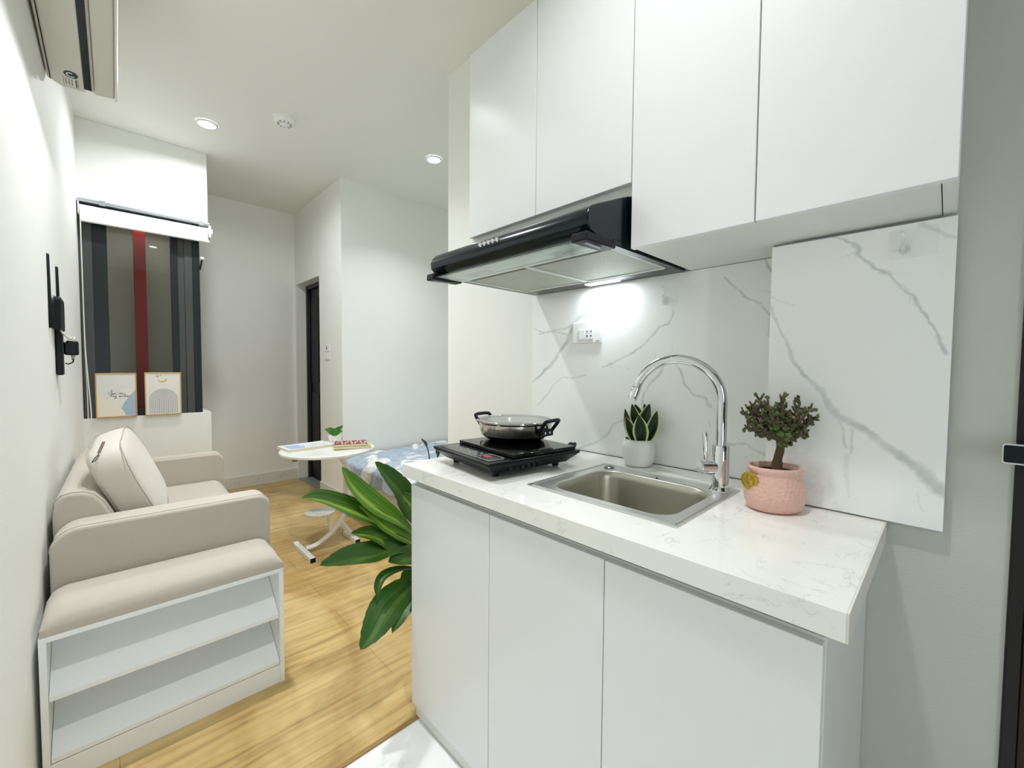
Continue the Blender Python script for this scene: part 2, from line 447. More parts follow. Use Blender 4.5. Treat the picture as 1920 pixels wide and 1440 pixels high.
B(FX-0.01, FX, WY+0.09, 4.655, 0.822, 2.185).build('side_panel', FR2, win)
lt = MB(); lt.cyl((0.50, WY+0.005, 1.86), (0.508, WY-0.03, 1.925), 0.006, 10); lt.build('latch_arm', FR, win)
MB().ellipsoid((0.509, WY-0.034, 1.935), (0.014, 0.014, 0.012)).build('latch_knob', WHITEPL, win, smooth=True)
# corridor seen through the glass
struct(B(xl(4)-0.02, FX-0.012, 4.22, 4.25, 0.824, 2.183).build('wall_corridor', mat('olive_grey_corridor_wall', 'C9CBBA', 0.6)))
single(B(0.150, 0.215, 4.02, 4.08, 0.8235, 2.18).build('corridor_post', mat('dark_red_paint', '8E1B18', 0.5)), 'dark red upright post behind the window glass', 'post')

l = bpy.data.lights.new('corridor_fill_light', 'AREA'); l.size = 0.2; l.energy = 0.55; l.color = (1, 0.97, 0.9)  # added fill light, unseen, brightens the wall behind the glass
o = bpy.data.objects.new('corridor_fill_light', l); COL.objects.link(o); o.location = (0.2, 3.98, 2.17)
bl = thing('roller_blind', 'white roller blind rolled up over the dark window', 'blind', (0.22, WY-0.03, 2.05))
b = MB(); b.prism(rrect(WY-0.058, WY-0.008, 2.172, 2.193, 0.006), 'X', X0, 0.556); b.build('headrail', ALU, bl, bevel=0.002)
b = MB(); b.cyl((X0+0.006, WY-0.035, 2.130), (0.546, WY-0.035, 2.130), 0.027, 28); b.box(X0+0.012, 0.543, WY-0.062, WY-0.059, 2.06, 2.130)
b.build('fabric_roll', mat('white_blind_fabric', 'EDEEEC', 0.6), bl, smooth='auto')
b = MB(); b.cyl((X0+0.012, WY-0.060, 2.056), (0.550, WY-0.060, 2.056), 0.009, 14); b.build('bottom_bar', WHITEPL, bl, smooth='auto')
for px in (-0.015, 0.49):
    b = MB(); b.box(px, px+0.03, WY-0.06, WY-0.005, 2.190, 2.197); b.box(px, px+0.03, WY-0.062, WY-0.057, 2.165, 2.195); b.build('bracket', ALU, bl, bevel=0.001)
b = MB(); b.prism(rrect(WY-0.06, WY-0.005, 2.085, 2.175, 0.012), 'X', 0.548, 0.562); b.cyl((0.562, WY-0.035, 2.13), (0.572, WY-0.035, 2.13), 0.024, 20); b.build('end_cap', WHITEPL, bl, bevel=0.002)
b = MB(); b.prism(rrect(WY-0.058, WY-0.005, 2.095, 2.175, 0.008), 'X', X0+0.0005, X0+0.007); b.build('end_cap', WHITEPL, bl, bevel=0.001)
cx = X0+0.011
b = MB(); b.tube(spline([(cx, WY-0.06, 2.12), (cx+0.001, WY-0.064, 1.7), (cx+0.003, WY-0.064, 1.3), (cx+0.012, WY-0.064, 1.05), (cx+0.02, WY-0.066, 0.86), (cx+0.014, WY-0.066, 0.79), (cx+0.003, WY-0.066, 0.80)]), 0.0028, 6)
b.tube(spline([(cx, WY-0.048, 2.12), (cx+0.001, WY-0.05, 1.7), (cx+0.001, WY-0.055, 1.3), (cx+0.005, WY-0.06, 1.05), (cx+0.006, WY-0.066, 0.83), (cx+0.003, WY-0.066, 0.80)]), 0.0022, 6)
b.build('pull_chain', WHITEPL, bl, smooth=True)

# two framed prints on the sill, leaning on the window
def framed(name, label, x0, x1, top, draw):
    t = thing(name, label, 'framed print', ((x0+x1)/2, WY-0.0, 0.8225), 'prints on the window sill')
    y = WY-0.022; z0 = 0.8225; z1 = top; q = 0.006
    # sill is shallow here, so the frames stand with their faces just proud of the wall line
    WF = mat('pale_oak_frame', 'C9A468', 0.5)
    f = MB(); f.box(x0, x0+q, y, y+0.018, z0, z1); f.box(x1-q, x1, y, y+0.018, z0, z1); f.box(x0+q, x1-q, y, y+0.018, z0, z0+q); f.box(x0+q, x1-q, y, y+0.018, z1-q, z1)
    f.build('frame', WF, t, bevel=0.001)
    B(x0+q, x1-q, y+0.004, y+0.012, z0+q, z1-q).build('print', mat('cream_print_paper', 'ECEAE2', 0.6), t)
    draw(t, x0+q, x1-q, y+0.0036, z0+q, z1-q)
    return t
def flat(poly, y, t=0.0004):
    return MB().prism(poly, 'Y', y-t, y)
def ribbon(pts, y, w):
    m = MB(); pts = [Vector((p[0], p[1])) for p in pts]
    L = []; R = []
    for i, p in enumerate(pts):
        t = (pts[min(i+1, len(pts)-1)]-pts[max(i-1, 0)]).normalized(); n = Vector((-t.y, t.x))*w/2
        L.append(p+n); R.append(p-n)
    for i in range(len(pts)-1):
        q = [L[i], L[i+1], R[i+1], R[i]]
        m.add([(v.x, y-0.0004, v.y) for v in q], [(0, 1, 2, 3)])
    return m
INK = mat('black_ink', '22221F', 0.7)
def draw_sun(t, x0, x1, y, z0, z1):
    W = x1-x0; Hh = z1-z0
    def U(px, py): return (x0+W*(px-210)/(915-210), z1-Hh*(py-200)/(975-200))
    def poly(ps, m, nm, yy): flat([U(*p) for p in ps], yy).build(nm, m, t)
    poly([(212, 204), (912, 204), (912, 360), (800, 400), (650, 480), (500, 600), (400, 665), (320, 600), (212, 470)], mat('pale_grey_wash', 'E6E6E2', 0.7), 'grey_shape', y)
    poly([(640, 830), (700, 730), (800, 610), (912, 500), (912, 970), (730, 970), (690, 890)], mat('dusty_blue_wash', 'AFC0D6', 0.7), 'blue_shape', y)
    poly([(212, 560), (400, 665), (560, 780), (640, 830), (690, 890), (725, 972), (212, 972)], mat('pale_cream_wash', 'F0EBD9', 0.7), 'cream_shape', y)
    strokes = [  # "You are my sunshine" in a quick hand
        [(430, 520), (415, 560), (440, 575), (480, 500), (450, 505)], [(480, 500), (475, 560), (450, 610), (462, 600), (490, 560)],
        [(490, 560), (500, 548), (512, 560), (500, 575), (490, 562)], [(512, 560), (522, 555), (525, 572), (540, 555), (545, 572), (560, 566)],
        [(610, 560), (625, 550), (622, 570), (612, 568), (630, 552), (640, 570)], [(640, 570), (650, 552), (660, 560)], [(660, 568), (680, 556), (668, 552), (672, 572), (700, 566), (735, 580)],
        [(490, 610), (500, 600), (505, 618), (515, 602), (522, 618), (535, 604)], [(535, 604), (540, 618), (552, 602), (545, 650), (520, 655), (560, 620)],
        [(600, 612), (615, 600), (618, 618), (605, 618)], [(625, 603), (628, 618), (640, 604), (642, 618)], [(650, 618), (655, 603), (668, 618), (680, 606)],
        [(690, 616), (700, 600), (702, 618)], [(712, 580), (712, 618), (722, 604), (730, 618)], [(740, 606), (743, 618), (752, 606), (760, 618), (770, 604), (775, 615), (815, 602)]]
    m = MB()
    for s in strokes:
        r = ribbon([(p.x, p.y) for p in spline([(*U(*q), 0) for q in s], 5)], y-0.0006, 0.0016); m.add(r.v, r.f)
    m.build('lettering', INK, t)
def draw_arch(t, x0, x1, y, z0, z1):
    W = x1-x0; Hh = z1-z0
    def U(px, py): return (x0+W*(px-1085)/(1705-1085), z1-Hh*(py-200)/(945-200))
    k = W/620.0
    m = MB(); c = U(1398, 690)
    for i in range(8):
        r = (16+33*i)*k
        pts = [(c[0]-r, z0+0.004)]+[(c[0]-r*math.cos(a), c[1]+r*math.sin(a)*1.02) for a in [PI*j/20 for j in range(21)]]+[(c[0]+r, z0+0.004)]
        q = ribbon(pts, y, 0.0042); m.add(q.v, q.f)
    m.build('arch_lines', mat('grey_blue_line', 'A5A9B4', 0.7), t)
    c = U(1380, 300); R = 88*k
    o = [(c[0]+R*math.cos(a), c[1]+R*math.sin(a)) for a in [math.radians(195+i*8) for i in range(21)]]
    q = [(c[0]-0.15*R+R*0.95*math.cos(a), c[1]+0.32*R+R*0.95*math.sin(a)) for a in [math.radians(350-i*8) for i in range(17)]]
    flat(o+q, y).build('moon', mat('ochre_moon', 'D9C06A', 0.7), t)
    m = MB()
    for s in ([(1270, 262), (1285, 240), (1300, 258), (1290, 268), (1315, 268)], [(1330, 240), (1345, 236), (1352, 245)]):
        r = ribbon([U(*p) for p in s], y-0.0002, 0.0028); m.add(r.v, r.f)
    m.build('ink_marks', INK, t)
framed('framed_print', 'oak-framed print with blue shape and handwritten line, left one on the window sill', -0.060, 0.138, 1.112, draw_sun)
framed('framed_print', 'oak-framed print of a moon over grey concentric arches on the window sill', 0.178, 0.374, 1.116, draw_arch)

# ================================================================= CEILING FITTINGS
for i, (x, y, k) in enumerate(LIGHTS):
    if y < 0: pass
    lab = {0: 'round recessed ceiling downlight in front of the window wall', 1: 'round recessed ceiling downlight over the bed alcove',
           2: 'round recessed ceiling downlight over the wood floor edge', 3: 'round recessed ceiling downlight over the kitchen counter',
           4: 'added round ceiling downlight, out of view by the entrance door'}[i]
    t = thing('ceiling_downlight', lab, 'ceiling light', (x, y, CEIL-0.012), 'recessed ceiling downlights')
    MB().lathe([(0.044, 0.011), (0.044, 0.004), (0.056, 0.002), (0.060, 0.011)], (x, y, CEIL-0.0125), 40, close=True).build('trim_ring', WHITEPL, t, smooth=True)
    MB().lathe([(0.0, 0.010), (0.044, 0.010), (0.044, 0.011), (0, 0.011)], (x, y, CEIL-0.012), 40).build('lens', mat('glowing_lens', 'FFFFFF', 0.5, emit=25), t)
sm = thing('smoke_detector', 'round white smoke detector on the ceiling', 'smoke detector', (0.825, 2.905, 2.66))
MB().lathe([(0.0, 0.0), (0.02, 0.0), (0.045, 0.006), (0.05, 0.016), (0.058, 0.02), (0.060, 0.0398), (0.0, 0.0398)], (0.825, 2.905, 2.66), 40).build('casing', WHITEPL, sm, smooth='auto')
v = MB()
for k in range(10):
    a = 2*PI*k/10; v.bar((0.825+0.028*math.cos(a), 2.905+0.028*math.sin(a), 2.6615), (0.825+0.042*math.cos(a), 2.905+0.042*math.sin(a), 2.6635), 0.005, 0.004)
v.build('vent_slot', mat('grey_vent', '8E9290', 0.6), sm)

# ================================================================= AIR CONDITIONER
AY1 = 2.445; AY0 = 1.62
ac = thing('air_conditioner', 'white wall air conditioner high on the left wall', 'air conditioner', (-0.05, 2.0, 2.255))
RT = Matrix.Translation((0, AY1, 2.258)) @ Matrix.Rotation(math.radians(-4.0), 4, 'X') @ Matrix.Rotation(math.radians(-0.6), 4, 'Z') @ Matrix.Translation((0, -AY1, -2.258))
b = MB(); b.M = RT
b.prism([(-0.143, 2.275), (-0.10, 2.256), (-0.040, 2.258), (-0.030, 2.285), (-0.018, 2.285), (-0.012, 2.262), (0.046, 2.270), (0.046, 2.50), (0.02, 2.535), (-0.143, 2.535)], 'Y', AY0, AY1)
b.build('body', mat('ivory_ac_plastic', 'D8D6CC', 0.35), ac, bevel=0.004)
b = MB(); b.M = RT; b.prism([(0.0465, 2.262), (0.052, 2.262), (0.056, 2.268), (0.056, 2.52), (0.0465, 2.52)], 'Y', AY0-0.002, AY1+0.003)
b.build('front_panel', mat('ivory_ac_panel', 'DFDDD4', 0.3), ac, bevel=0.002)
b = MB(); b.M = RT; b.box(-0.041, -0.020, AY0+0.02, AY1-0.03, 2.2575, 2.2595); b.build('air_slot', mat('dark_blue_slot', '0D1A26', 0.25), ac)
b = MB(); b.M = RT; b.box(-0.020, -0.013, AY0+0.02, AY1-0.03, 2.2568, 2.261); b.build('louver_edge', mat('dusty_louver', 'B9B4A4', 0.6), ac)
b = MB(); b.M = RT; b.prism([(-0.135, 2.269), (-0.132, 2.2675), (-0.132, 2.2735), (-0.135, 2.275)], 'Y', AY0+0.02, AY1-0.01); b.build('panel_gap', BLACKPL, ac)
s = MB(); s.M = RT; s.lathe([(0.0, 0), (0.019, 0), (0.019, 0.0008), (0, 0.0008)], (-0.074, AY1-0.105, 2.2555), 28, 1, 1.15)
s = s.build('round_sticker', mat('dark_green_sticker', '13302F', 0.4), ac)
q = MB(); q.M = RT
q.tube([(-0.074+0.011*math.cos(a), AY1-0.105+0.012*math.sin(a), 2.2552) for a in [math.radians(40+i*14) for i in range(19)]], 0.0024, 6)
q.build('sticker_mark', WHITEPL, s)
q = MB(); q.M = RT @ Matrix.Translation((-0.008, 0, 0)); q.box(-0.087, -0.050, AY1-0.082, AY1-0.022, 2.2553, 2.2562); q = q.build('label_sticker', mat('pale_label', 'E3E3DB', 0.5), ac)
r = MB(); r.M = RT @ Matrix.Translation((-0.008, 0, 0))
r.box(-0.056, -0.052, AY1-0.078, AY1-0.026, 2.2549, 2.2555)
for k in range(3):
    for j in range(5): r.box(-0.083+0.008*k, -0.079+0.008*k, AY1-0.074+0.009*j, AY1-0.069+0.009*j, 2.2549, 2.2555)
for (a0, a1, b0, b1) in ((-0.088, -0.087, 0.083, 0.021), (-0.050, -0.049, 0.083, 0.021)): r.box(a0, a1, AY1-b0, AY1-b1, 2.2549, 2.2558)
r.box(-0.088, -0.049, AY1-0.022, AY1-0.021, 2.2549, 2.2558)
r.build('label_print', mat('grey_print', '4A4F4C', 0.6), q)

# ================================================================= ROUTER ON THE LEFT WALL
def wl(y): return xl(y)+0.001
ro = thing('wifi_router', 'black router with upright antennas mounted on the left wall', 'router', (-0.12, 2.42, 1.30))
m = MB(); m.prism(rrect(2.33, 2.53, 1.30, 1.425, 0.02), 'X', wl(2.43)+0.004, -0.122); m.build('body', BLACKPL, ro, bevel=0.004)
for (y, z0, z1, xo) in ((2.27, 1.33, 1.568, -0.147), (2.53, 1.38, 1.565, -0.140)):
    m = MB(); m.tube([(xo+0.003, y, z0-0.03), (xo+0.003, y, z0+0.02), (xo, y, z0+0.05), (xo-0.001, y, z1-0.004), (xo-0.001, y, z1)], [0.008, 0.0085, 0.006, 0.0055, 0.003], 10); m.build('antenna', BLACKPL, ro, smooth=True)
m = MB(); m.box(wl(2.43)+0.001, wl(2.43)+0.006, 2.36, 2.50, 1.31, 1.43); m.build('wall_mount', mat('grey_mount', 'B9BDBD', 0.5), ro)
ps = thing('power_strip', 'black vertical power strip fixed on the left wall below the router', 'power strip', (-0.13, 2.47, 1.13))
m = MB(); m.prism([(wl(2.45), 2.42), (-0.126, 2.42), (-0.126, 2.50), (wl(2.5), 2.50)], 'Z', 1.125, 1.33); m.build('casing', BLACKPL, ps, bevel=0.004)
m = MB(); m.box(-0.1265, -0.1235, 2.430, 2.437, 1.14, 1.32); m.build('edge_rib', BLACKGLOSS, ps)
pa = thing('power_adapter', 'black plug-in power adapter in the wall power strip', 'power adapter', (-0.105, 2.46, 1.19))
m = MB(); m.box(-0.1232, -0.083, 2.43, 2.50, 1.205, 1.262); m.build('casing', BLACKPL, pa, bevel=0.006)
m = MB()
for k in range(4): m.cyl((-0.10, 2.465, 1.201-0.005*k), (-0.10, 2.465, 1.204-0.005*k), 0.0065-0.0008*k, 10)
m.tube(spline([(-0.10, 2.465, 1.19), (-0.10, 2.465, 1.178), (-0.112, 2.465, 1.17), (-0.122, 2.47, 1.172)]), 0.0022, 6); m.build('cord', BLACKPL, pa, smooth=True)
m = MB(); m.tube(spline([(-0.128, 2.40, 1.300), (-0.120, 2.40, 1.285), (-0.11, 2.42, 1.272), (-0.096, 2.44, 1.268), (-0.094, 2.45, 1.276), (-0.11, 2.44, 1.27), (-0.121, 2.43, 1.255)]), 0.003, 8)
single(m.build('network_cable', mat('pale_cable', 'D5D2C4', 0.5), smooth=True), 'pale network cable looping from the router to the adapter', 'cable')

# ================================================================= SHOE BENCH
BX0, BX1, BY0, BY1, BT = -0.152, 0.449, 1.67, 1.880, 0.428
sb = thing('shoe_bench', 'white open shoe bench with beige cushion beside the sofa', 'shoe bench', (0.15, 1.78, 0))
T = 0.015
B(BX0, BX0+T, BY0, BY1, 0, BT-T).build('side_panel', SHELF, sb, bevel=0.001)
B(BX1-T, BX1, BY0, BY1, 0, BT-T).build('side_panel', SHELF, sb, bevel=0.001)
B(BX0, BX1, BY0, BY1, BT-T, BT).build('top_panel', SHELF, sb, bevel=0.001)
B(BX0+T, BX1-T, BY1-0.008, BY1, 0.01, BT-T).build('back_panel', SHELF, sb)
MB().prism([(BY0+0.004, 0.243), (BY0+0.004, 0.257), (BY0+0.13, 0.345), (BY1-0.009, 0.400), (BY1-0.009, 0.386), (BY0+0.13, 0.331)], 'X', BX0+T+0.001, BX1-T-0.001).build('slanted_shelf', SHELF, sb, bevel=0.001)
MB().prism([(BY0+0.004, 0.068), (BY0+0.004, 0.082), (BY0+0.13, 0.165), (BY1-0.009, 0.225), (BY1-0.009, 0.21), (BY0+0.13, 0.15)], 'X', BX0+T+0.001, BX1-T-0.001).build('slanted_shelf', SHELF, sb, bevel=0.001)
B(BX0+T, BX1-T, BY0+0.003, BY0+0.018, 0, 0.066).build('plinth', SHELF, sb, bevel=0.001)
def cush(u, v):
    x = BX0+0.003+(BX1-BX0-0.004)*u; y = BY0+0.001+(BY1-BY0-0.004)*v
    e = min(u*(BX1-BX0), (1-u)*(BX1-BX0)+0.0)
    fu = min(1, e/0.055); fv = min(1, v*(BY1-BY0)/0.075); fb = min(1, (1-v)*(BY1-BY0)/0.02)
    h = 0.020+0.043*math.sqrt(max(0, 1-(1-fu)**2))*math.sqrt(max(0, 1-(1-fv)**2))*1.0*math.sqrt(max(0, 1-(1-fb)**2)) if fu > 0 else 0.020
    return (x, y, BT+0.0005+h)
m = MB(); m.grid(cush, 48, 28)
n1 = 29
# skirt of the cushion down to the bench top
edge = [i*n1 for i in range(49)]+[48*n1+j for j in range(1, n1)]+[i*n1+28 for i in range(47, -1, -1)]+[j for j in range(27, 0, -1)]
vs = [(m.v[i][0], m.v[i][1], BT+0.0008) for i in edge]; k0 = len(m.v); m.v += vs; L = len(edge)
m.f += [(edge[i], edge[(i+1) % L], k0+(i+1) % L, k0+i) for i in range(L)]+[tuple(range(k0, k0+L))]
m.build('cushion', SOFAM, sb, smooth='auto')

# ================================================================= SOFA
SY0, SY1 = 1.895, 3.08
SM = Matrix.Translation((-0.14, 1.9, 0)) @ Matrix.Rotation(math.radians(-1.25), 4, 'Z') @ Matrix.Translation((0.14, -1.9, 0))
def MS():
    m = MB(); m.M = SM; return m
so = thing('sofa', 'small beige two-seat fabric sofa along the left wall', 'sofa', (0.16, 2.49, 0))
def armshape(y0, y1, top=0.652):
    m = MS(); m.prism(rrect(-0.143, 0.462, 0.06, top, [0.01, 0.01, 0.045, 0.07], 8), 'Y', y0, y1); return m
for (y0, y1, nm) in ((SY0, SY0+0.12, 0), (2.96, SY1, 1)):
    a = armshape(y0, y1).build('armrest', SOFAM, so, bevel=0.014, bseg=4)
    for ys in ((y0+0.013,) if nm == 0 else (y0+0.013,)):
        p = rrect(-0.143, 0.462, 0.06, 0.652, [0.01, 0.01, 0.045, 0.07], 10)
        MS().tube([(q[0], ys, q[1]) for q in p if q[1] > 0.3], 0.0022, 6).build('seam', SEAMM, a, smooth=True)
back = [(-0.143, 0.25), (0.03, 0.25), (0.022, 0.56), (0.0, 0.64), (-0.022, 0.69), (-0.045, 0.722), (-0.07, 0.735), (-0.10, 0.738), (-0.125, 0.732), (-0.140, 0.71), (-0.145, 0.66)]
bk = MS().prism(back, 'Y', 2.018, 3.06).build('backrest', SOFAM, so, bevel=0.010, bseg=3)
MS().tube([(q[0], 2.026, q[1]) for q in back[1:]], 0.0022, 6).build('seam', SEAMM, bk, smooth=True)
MS().prism(rrect(0.0, 0.448, 0.30, 0.502, [0.02, 0.03, 0.05, 0.02], 6), 'Y', 2.017, 2.958).build('seat_cushion', SOFAM, so, bevel=0.012, bseg=3)
MS().box(-0.13, 0.44, 2.017, 2.958, 0.06, 0.298).build('base', SOFAM, so, bevel=0.008)
for (x, y) in ((-0.10, 1.95), (0.42, 1.95), (-0.10, 3.03), (0.42, 3.03)):
    MS().box(x-0.02, x+0.02, y-0.02, y+0.02, 0, 0.062).build('foot', BLACKPL, so)

# pillow leaning on the backrest
pl = thing('throw_pillow', 'pale beige boxy throw pillow leaning on the sofa back', 'pillow', (0.09, 2.3, 0.503))
PM = Matrix.Translation((0.060, 2.25, 0.712)) @ Matrix.Rotation(math.radians(-9), 4, 'Z') @ Matrix.Rotation(math.radians(-20), 4, 'Y') @ Matrix.Rotation(math.radians(10), 4, 'X')
def sgnpow(a, p): return math.copysign(abs(a)**p, a)
def pillow_pt(a, t, S=0.183, TH=0.048):
    # t in 0..1 from back centre to front centre ; a angle
    ca, sa = sgnpow(math.cos(a), 0.42), sgnpow(math.sin(a), 0.42)
    if t < 0.4: r = t/0.4; x = -TH*(1+0.35*(1-r**2.5))
    elif t > 0.6: r = (1-t)/0.4; x = TH*(1+0.55*(1-r**2.2))
    else: r = 1+0.02*math.sin((t-0.4)/0.2*PI); x = -TH+2*TH*(t-0.4)/0.2
    y, z = r*S*ca, r*S*sa
    wv = 0.006*noise.noise(Vector((x*9, y*9, z*9)))+0.003*math.sin(40*a)*max(0, r-0.75)
    return (x+wv, y, z)
m = MB(); m.M = PM
NU, NV = 72, 26
vs = []
for i in range(NU):
    for j in range(1, NV): vs.append(pillow_pt(2*PI*i/NU, j/NV))
fs = [(i*(NV-1)+j, ((i+1) % NU)*(NV-1)+j, ((i+1) % NU)*(NV-1)+j+1, i*(NV-1)+j+1) for i in range(NU) for j in range(NV-2)]
fs += [tuple(i*(NV-1) for i in range(NU))[::-1], tuple(i*(NV-1)+NV-2 for i in range(NU))]
m.add(vs, fs); m.build('cover', PILLM, pl, smooth=True)
for t in (0.4, 0.6):
    m = MB(); m.M = PM; m.tube([pillow_pt(2*PI*i/90, t, 0.186) for i in range(91)], 0.0016, 5); m.build('seam', SEAMM, pl, smooth=True)
m = MB(); m.M = PM
m.tube([(-0.006+0.003*(-1)**i, -0.165+0.0055*i, 0.188) for i in range(24)], 0.0024, 5)
m.build('zipper', mat('brown_zip_teeth', '6B5040', 0.5), pl)
m = MB(); m.M = PM; m.tube([(-0.006, -0.17, 0.186), (-0.018, -0.185, 0.180), (-0.030, -0.190, 0.170), (-0.020, -0.19, 0.172), (-0.006, -0.178, 0.182)], 0.0016, 5); m.build('zip_pull', BLACKSAT, pl)

# ================================================================= CABINETS
DY = [0.106, 0.465, 0.818, 1.209]
XF = 0.709
bc = thing('base_cabinet', 'white three-door base cabinet under the marble worktop', 'cabinet', (1.0, 0.66, 0))
c = MB(); c.box(XF+0.0183, XF+0.035, 0.124, 1.19, 0.05, 0.788)
c.box(XF+0.0183, 1.10, 0.106, 0.124, 0.03, 0.788); c.box(XF+0.0183, XW-0.003, 1.19, 1.208, 0.03, 0.788); c.box(XF+0.0183, XW-0.003, 0.124, 1.19, 0.03, 0.05)
c.build('carcass', CARC, bc, bevel=0.001)
B(1.10, 1.20, 0.108, 0.128, 0.0, 0.80).build('side_filler', CARC, bc)
B(XF+0.036, XF+0.045, 0.107, 1.20, 0.7885, 0.8275).build('finger_rail', mat('grey_rail', 'A5A7A2', 0.45), bc)
for i in range(3):
    B(XF, XF+0.018, DY[i]+0.0012, DY[i+1]-0.0012, 0.048, 0.784).build('door', CAB, bc, bevel=0.0012)
B(XF+0.012, XF+0.028, 0.106, 1.2, 0.0, 0.045).build('plinth', CARC, bc)

# worktop with the sink hole
CX0, CX1, CY0, CY1, CT = 0.697, XB-0.002, 0.082, 1.243, 0.847
SX0, SX1, SYa, SYb = 0.820, 1.197, 0.369, 0.791
def ring(outer, inner, z0, z1):
    m = MB(); n = len(outer)
    vs = [(p[0], p[1], z) for z in (z0, z1) for L in (outer, inner) for p in L]
    fs = []
    for i in range(n):
        j = (i+1) % n
        fs += [(i, j, n+j, n+i), (2*n+i, 3*n+i, 3*n+j, 2*n+j), (i, 2*n+i, 2*n+j, j), (n+i, n+j, 3*n+j, 3*n+i)]
    return m.add(vs, fs)
wt = MB()
for (a, b_, c_, d_) in ((CX0, SX0+0.012, CY0, CY1), (SX0+0.012, SX1-0.012, CY0, SYa+0.012), (SX0+0.012, SX1-0.012, SYb-0.012, CY1), (SX1-0.012, XC-0.012, CY0, CY1), (XC-0.012, CX1, 0.312, CY1)):
    wt.box(a, b_, c_, d_, 0.828, CT)
wt.box(CX0, CX0+0.02, CY0, CY1, 0.806, 0.828); wt.box(CX0+0.02, CX1, CY1-0.02, CY1, 0.806, 0.828); wt.box(CX0+0.02, XC-0.013, CY0, CY0+0.02, 0.806, 0.828)
ctop = thing('worktop', 'white speckled marble worktop over the base cabinet', 'worktop', (1.0, 0.66, 0.806))
wt.build('slab', COUNTER, ctop)
B(CX0+0.002, XC-0.014, CY0-0.003, CY0+0.0, 0.805, CT-0.0005).build('edge_band', mat('worktop_edge_band', 'E7E4DA', 0.3), ctop)
B(XB-0.004, XB-0.0005, 0.36, CY1, CT, CT+0.0012).build('sealant_gap', mat('dark_gap', '3A3A38', 0.8), ctop)

# upper cabinets
UX = 0.964
uy = [-0.003, 0.2855, 0.5705, 0.901, 1.232]
def door(parent, y0, y1, z0, z1): B(UX, UX+0.018, y0+0.0012, y1-0.0012, z0, z1).build('door', CAB, parent, bevel=0.0012)
uc = thing('wall_cabinet', 'tall white two-door wall cabinet right of the range hood', 'cabinet', (1.14, 0.28, 1.476))
c = MB(); c.box(UX+0.0185, XC-0.002, 0.018, 0.5695, 1.476, 1.492); c.box(XC-0.002, XB+0.006, 0.312, 0.5695, 1.476, 1.492)
c.box(UX+0.0185, XC-0.002, -0.003, 0.013, 1.476, 2.29); c.box(UX+0.0185, XB+0.006, 0.5535, 0.5695, 1.492, 2.29); c.box(UX+0.0185, XC-0.002, 0.013, 0.5535, 2.274, 2.29)
c.box(XC-0.012, XC-0.002, 0.013, 0.3, 1.492, 2.27)
c.build('carcass', CARC, uc, bevel=0.0008)
B(UX+0.0185, XC-0.002, -0.001, 0.0165, 1.4755, 1.492).build('filler_strip', CARC, uc)
door(uc, uy[0], uy[1], 1.472, 2.289); door(uc, uy[1], uy[2], 1.472, 2.289)
uc = thing('wall_cabinet', 'short white two-door wall cabinet directly above the range hood', 'cabinet', (1.14, 0.9, 1.612))
c = MB(); c.box(UX+0.0185, XB+0.006, 0.571, 1.2315, 1.612, 1.628); c.box(UX+0.0185, XB+0.006, 1.2155, 1.2315, 1.628, 2.29); c.box(UX+0.0185, XB+0.006, 0.571, 1.2155, 2.274, 2.29)
c.box(UX+0.0185, UX+0.034, 0.571, 1.2155, 1.628, 1.66)
c.build('carcass', CARC, uc, bevel=0.0008)
door(uc, uy[2], uy[3], 1.639, 2.289); door(uc, uy[3], uy[4], 1.639, 2.289)

# ================================================================= BACKSPLASH AND LOOSE MARBLE PANEL
def slab(name, X, y0, y1, z0, z1, th, veins, blobs, step, parent=None):
    ny = int((y1-y0)/step); nz = int((z1-z0)/step)
    Y, Z = np.meshgrid(np.linspace(y0, y1, ny+1), np.linspace(z0, z1, nz+1), indexing='ij')
    val = np.zeros_like(Y)
    # wobble the lookup so the veins are ragged
    def wob(s, k):
        return 0.5*np.sin(Y*s+1.3*np.sin(Z*s*0.7+k))+0.3*np.sin(Z*s*1.9+k*2+np.sin(Y*s*2.3))+0.2*np.sin((Y+Z)*s*3.7+k)
    wy = Y+0.0022*wob(90, 1.0)+0.0010*wob(260, 5); wz = Z+0.0022*wob(85, 3.0)+0.0010*wob(240, 9)
    dens = 0.72+0.28*wob(60, 7)
    for (pts, w0, w1, st) in veins:
        P = [at(px, py, 'X', X) for (px, py) in pts]
        L = len(P)-1
        for i in range(L):
            a, b = P[i], P[i+1]; ab = np.array([b.y-a.y, b.z-a.z]); l2 = ab@ab+1e-12
            t = np.clip(((wy-a.y)*ab[0]+(wz-a.z)*ab[1])/l2, 0, 1)
            dd = np.hypot(wy-a.y-t*ab[0], wz-a.z-t*ab[1])
            ww = 1.6*(w0+(w1-w0)*((i+t)/L))*(0.8+0.35*wob(45, 2))
            k = np.clip(1-dd/np.maximum(ww, 0.0012), 0, 1)
            val = np.maximum(val, np.clip(k*1.5, 0, 1)*0.85*st*dens)
    for (px, py, ry, rz, st) in blobs:
        p = at(px, py, 'X', X)
        k = np.clip(1-((wy-p.y)/ry)**2-((wz-p.z)/rz)**2, 0, 1)*np.clip(0.6+0.5*wob(70, 4)+0.3*wob(200, 2), 0, 1)
        val = np.maximum(val, k*st)
    vs = [(X, float(a), float(b)) for a, b in zip(Y.ravel(), Z.ravel())]
    m = MB(); m.v = vs; n = nz+1
    m.f = [(i*n+j, i*n+j+1, (i+1)*n+j+1, (i+1)*n+j) for i in range(ny) for j in range(nz)]
    k0 = len(m.v)
    att = list(val.ravel())+[0]*8
    m.box(X+0.0003, X+th, y0, y1, z0, z1)
    # thin rim so the sheet and its body read as one piece
    return m.build(name, SLAB, parent, attr=('vein', att))
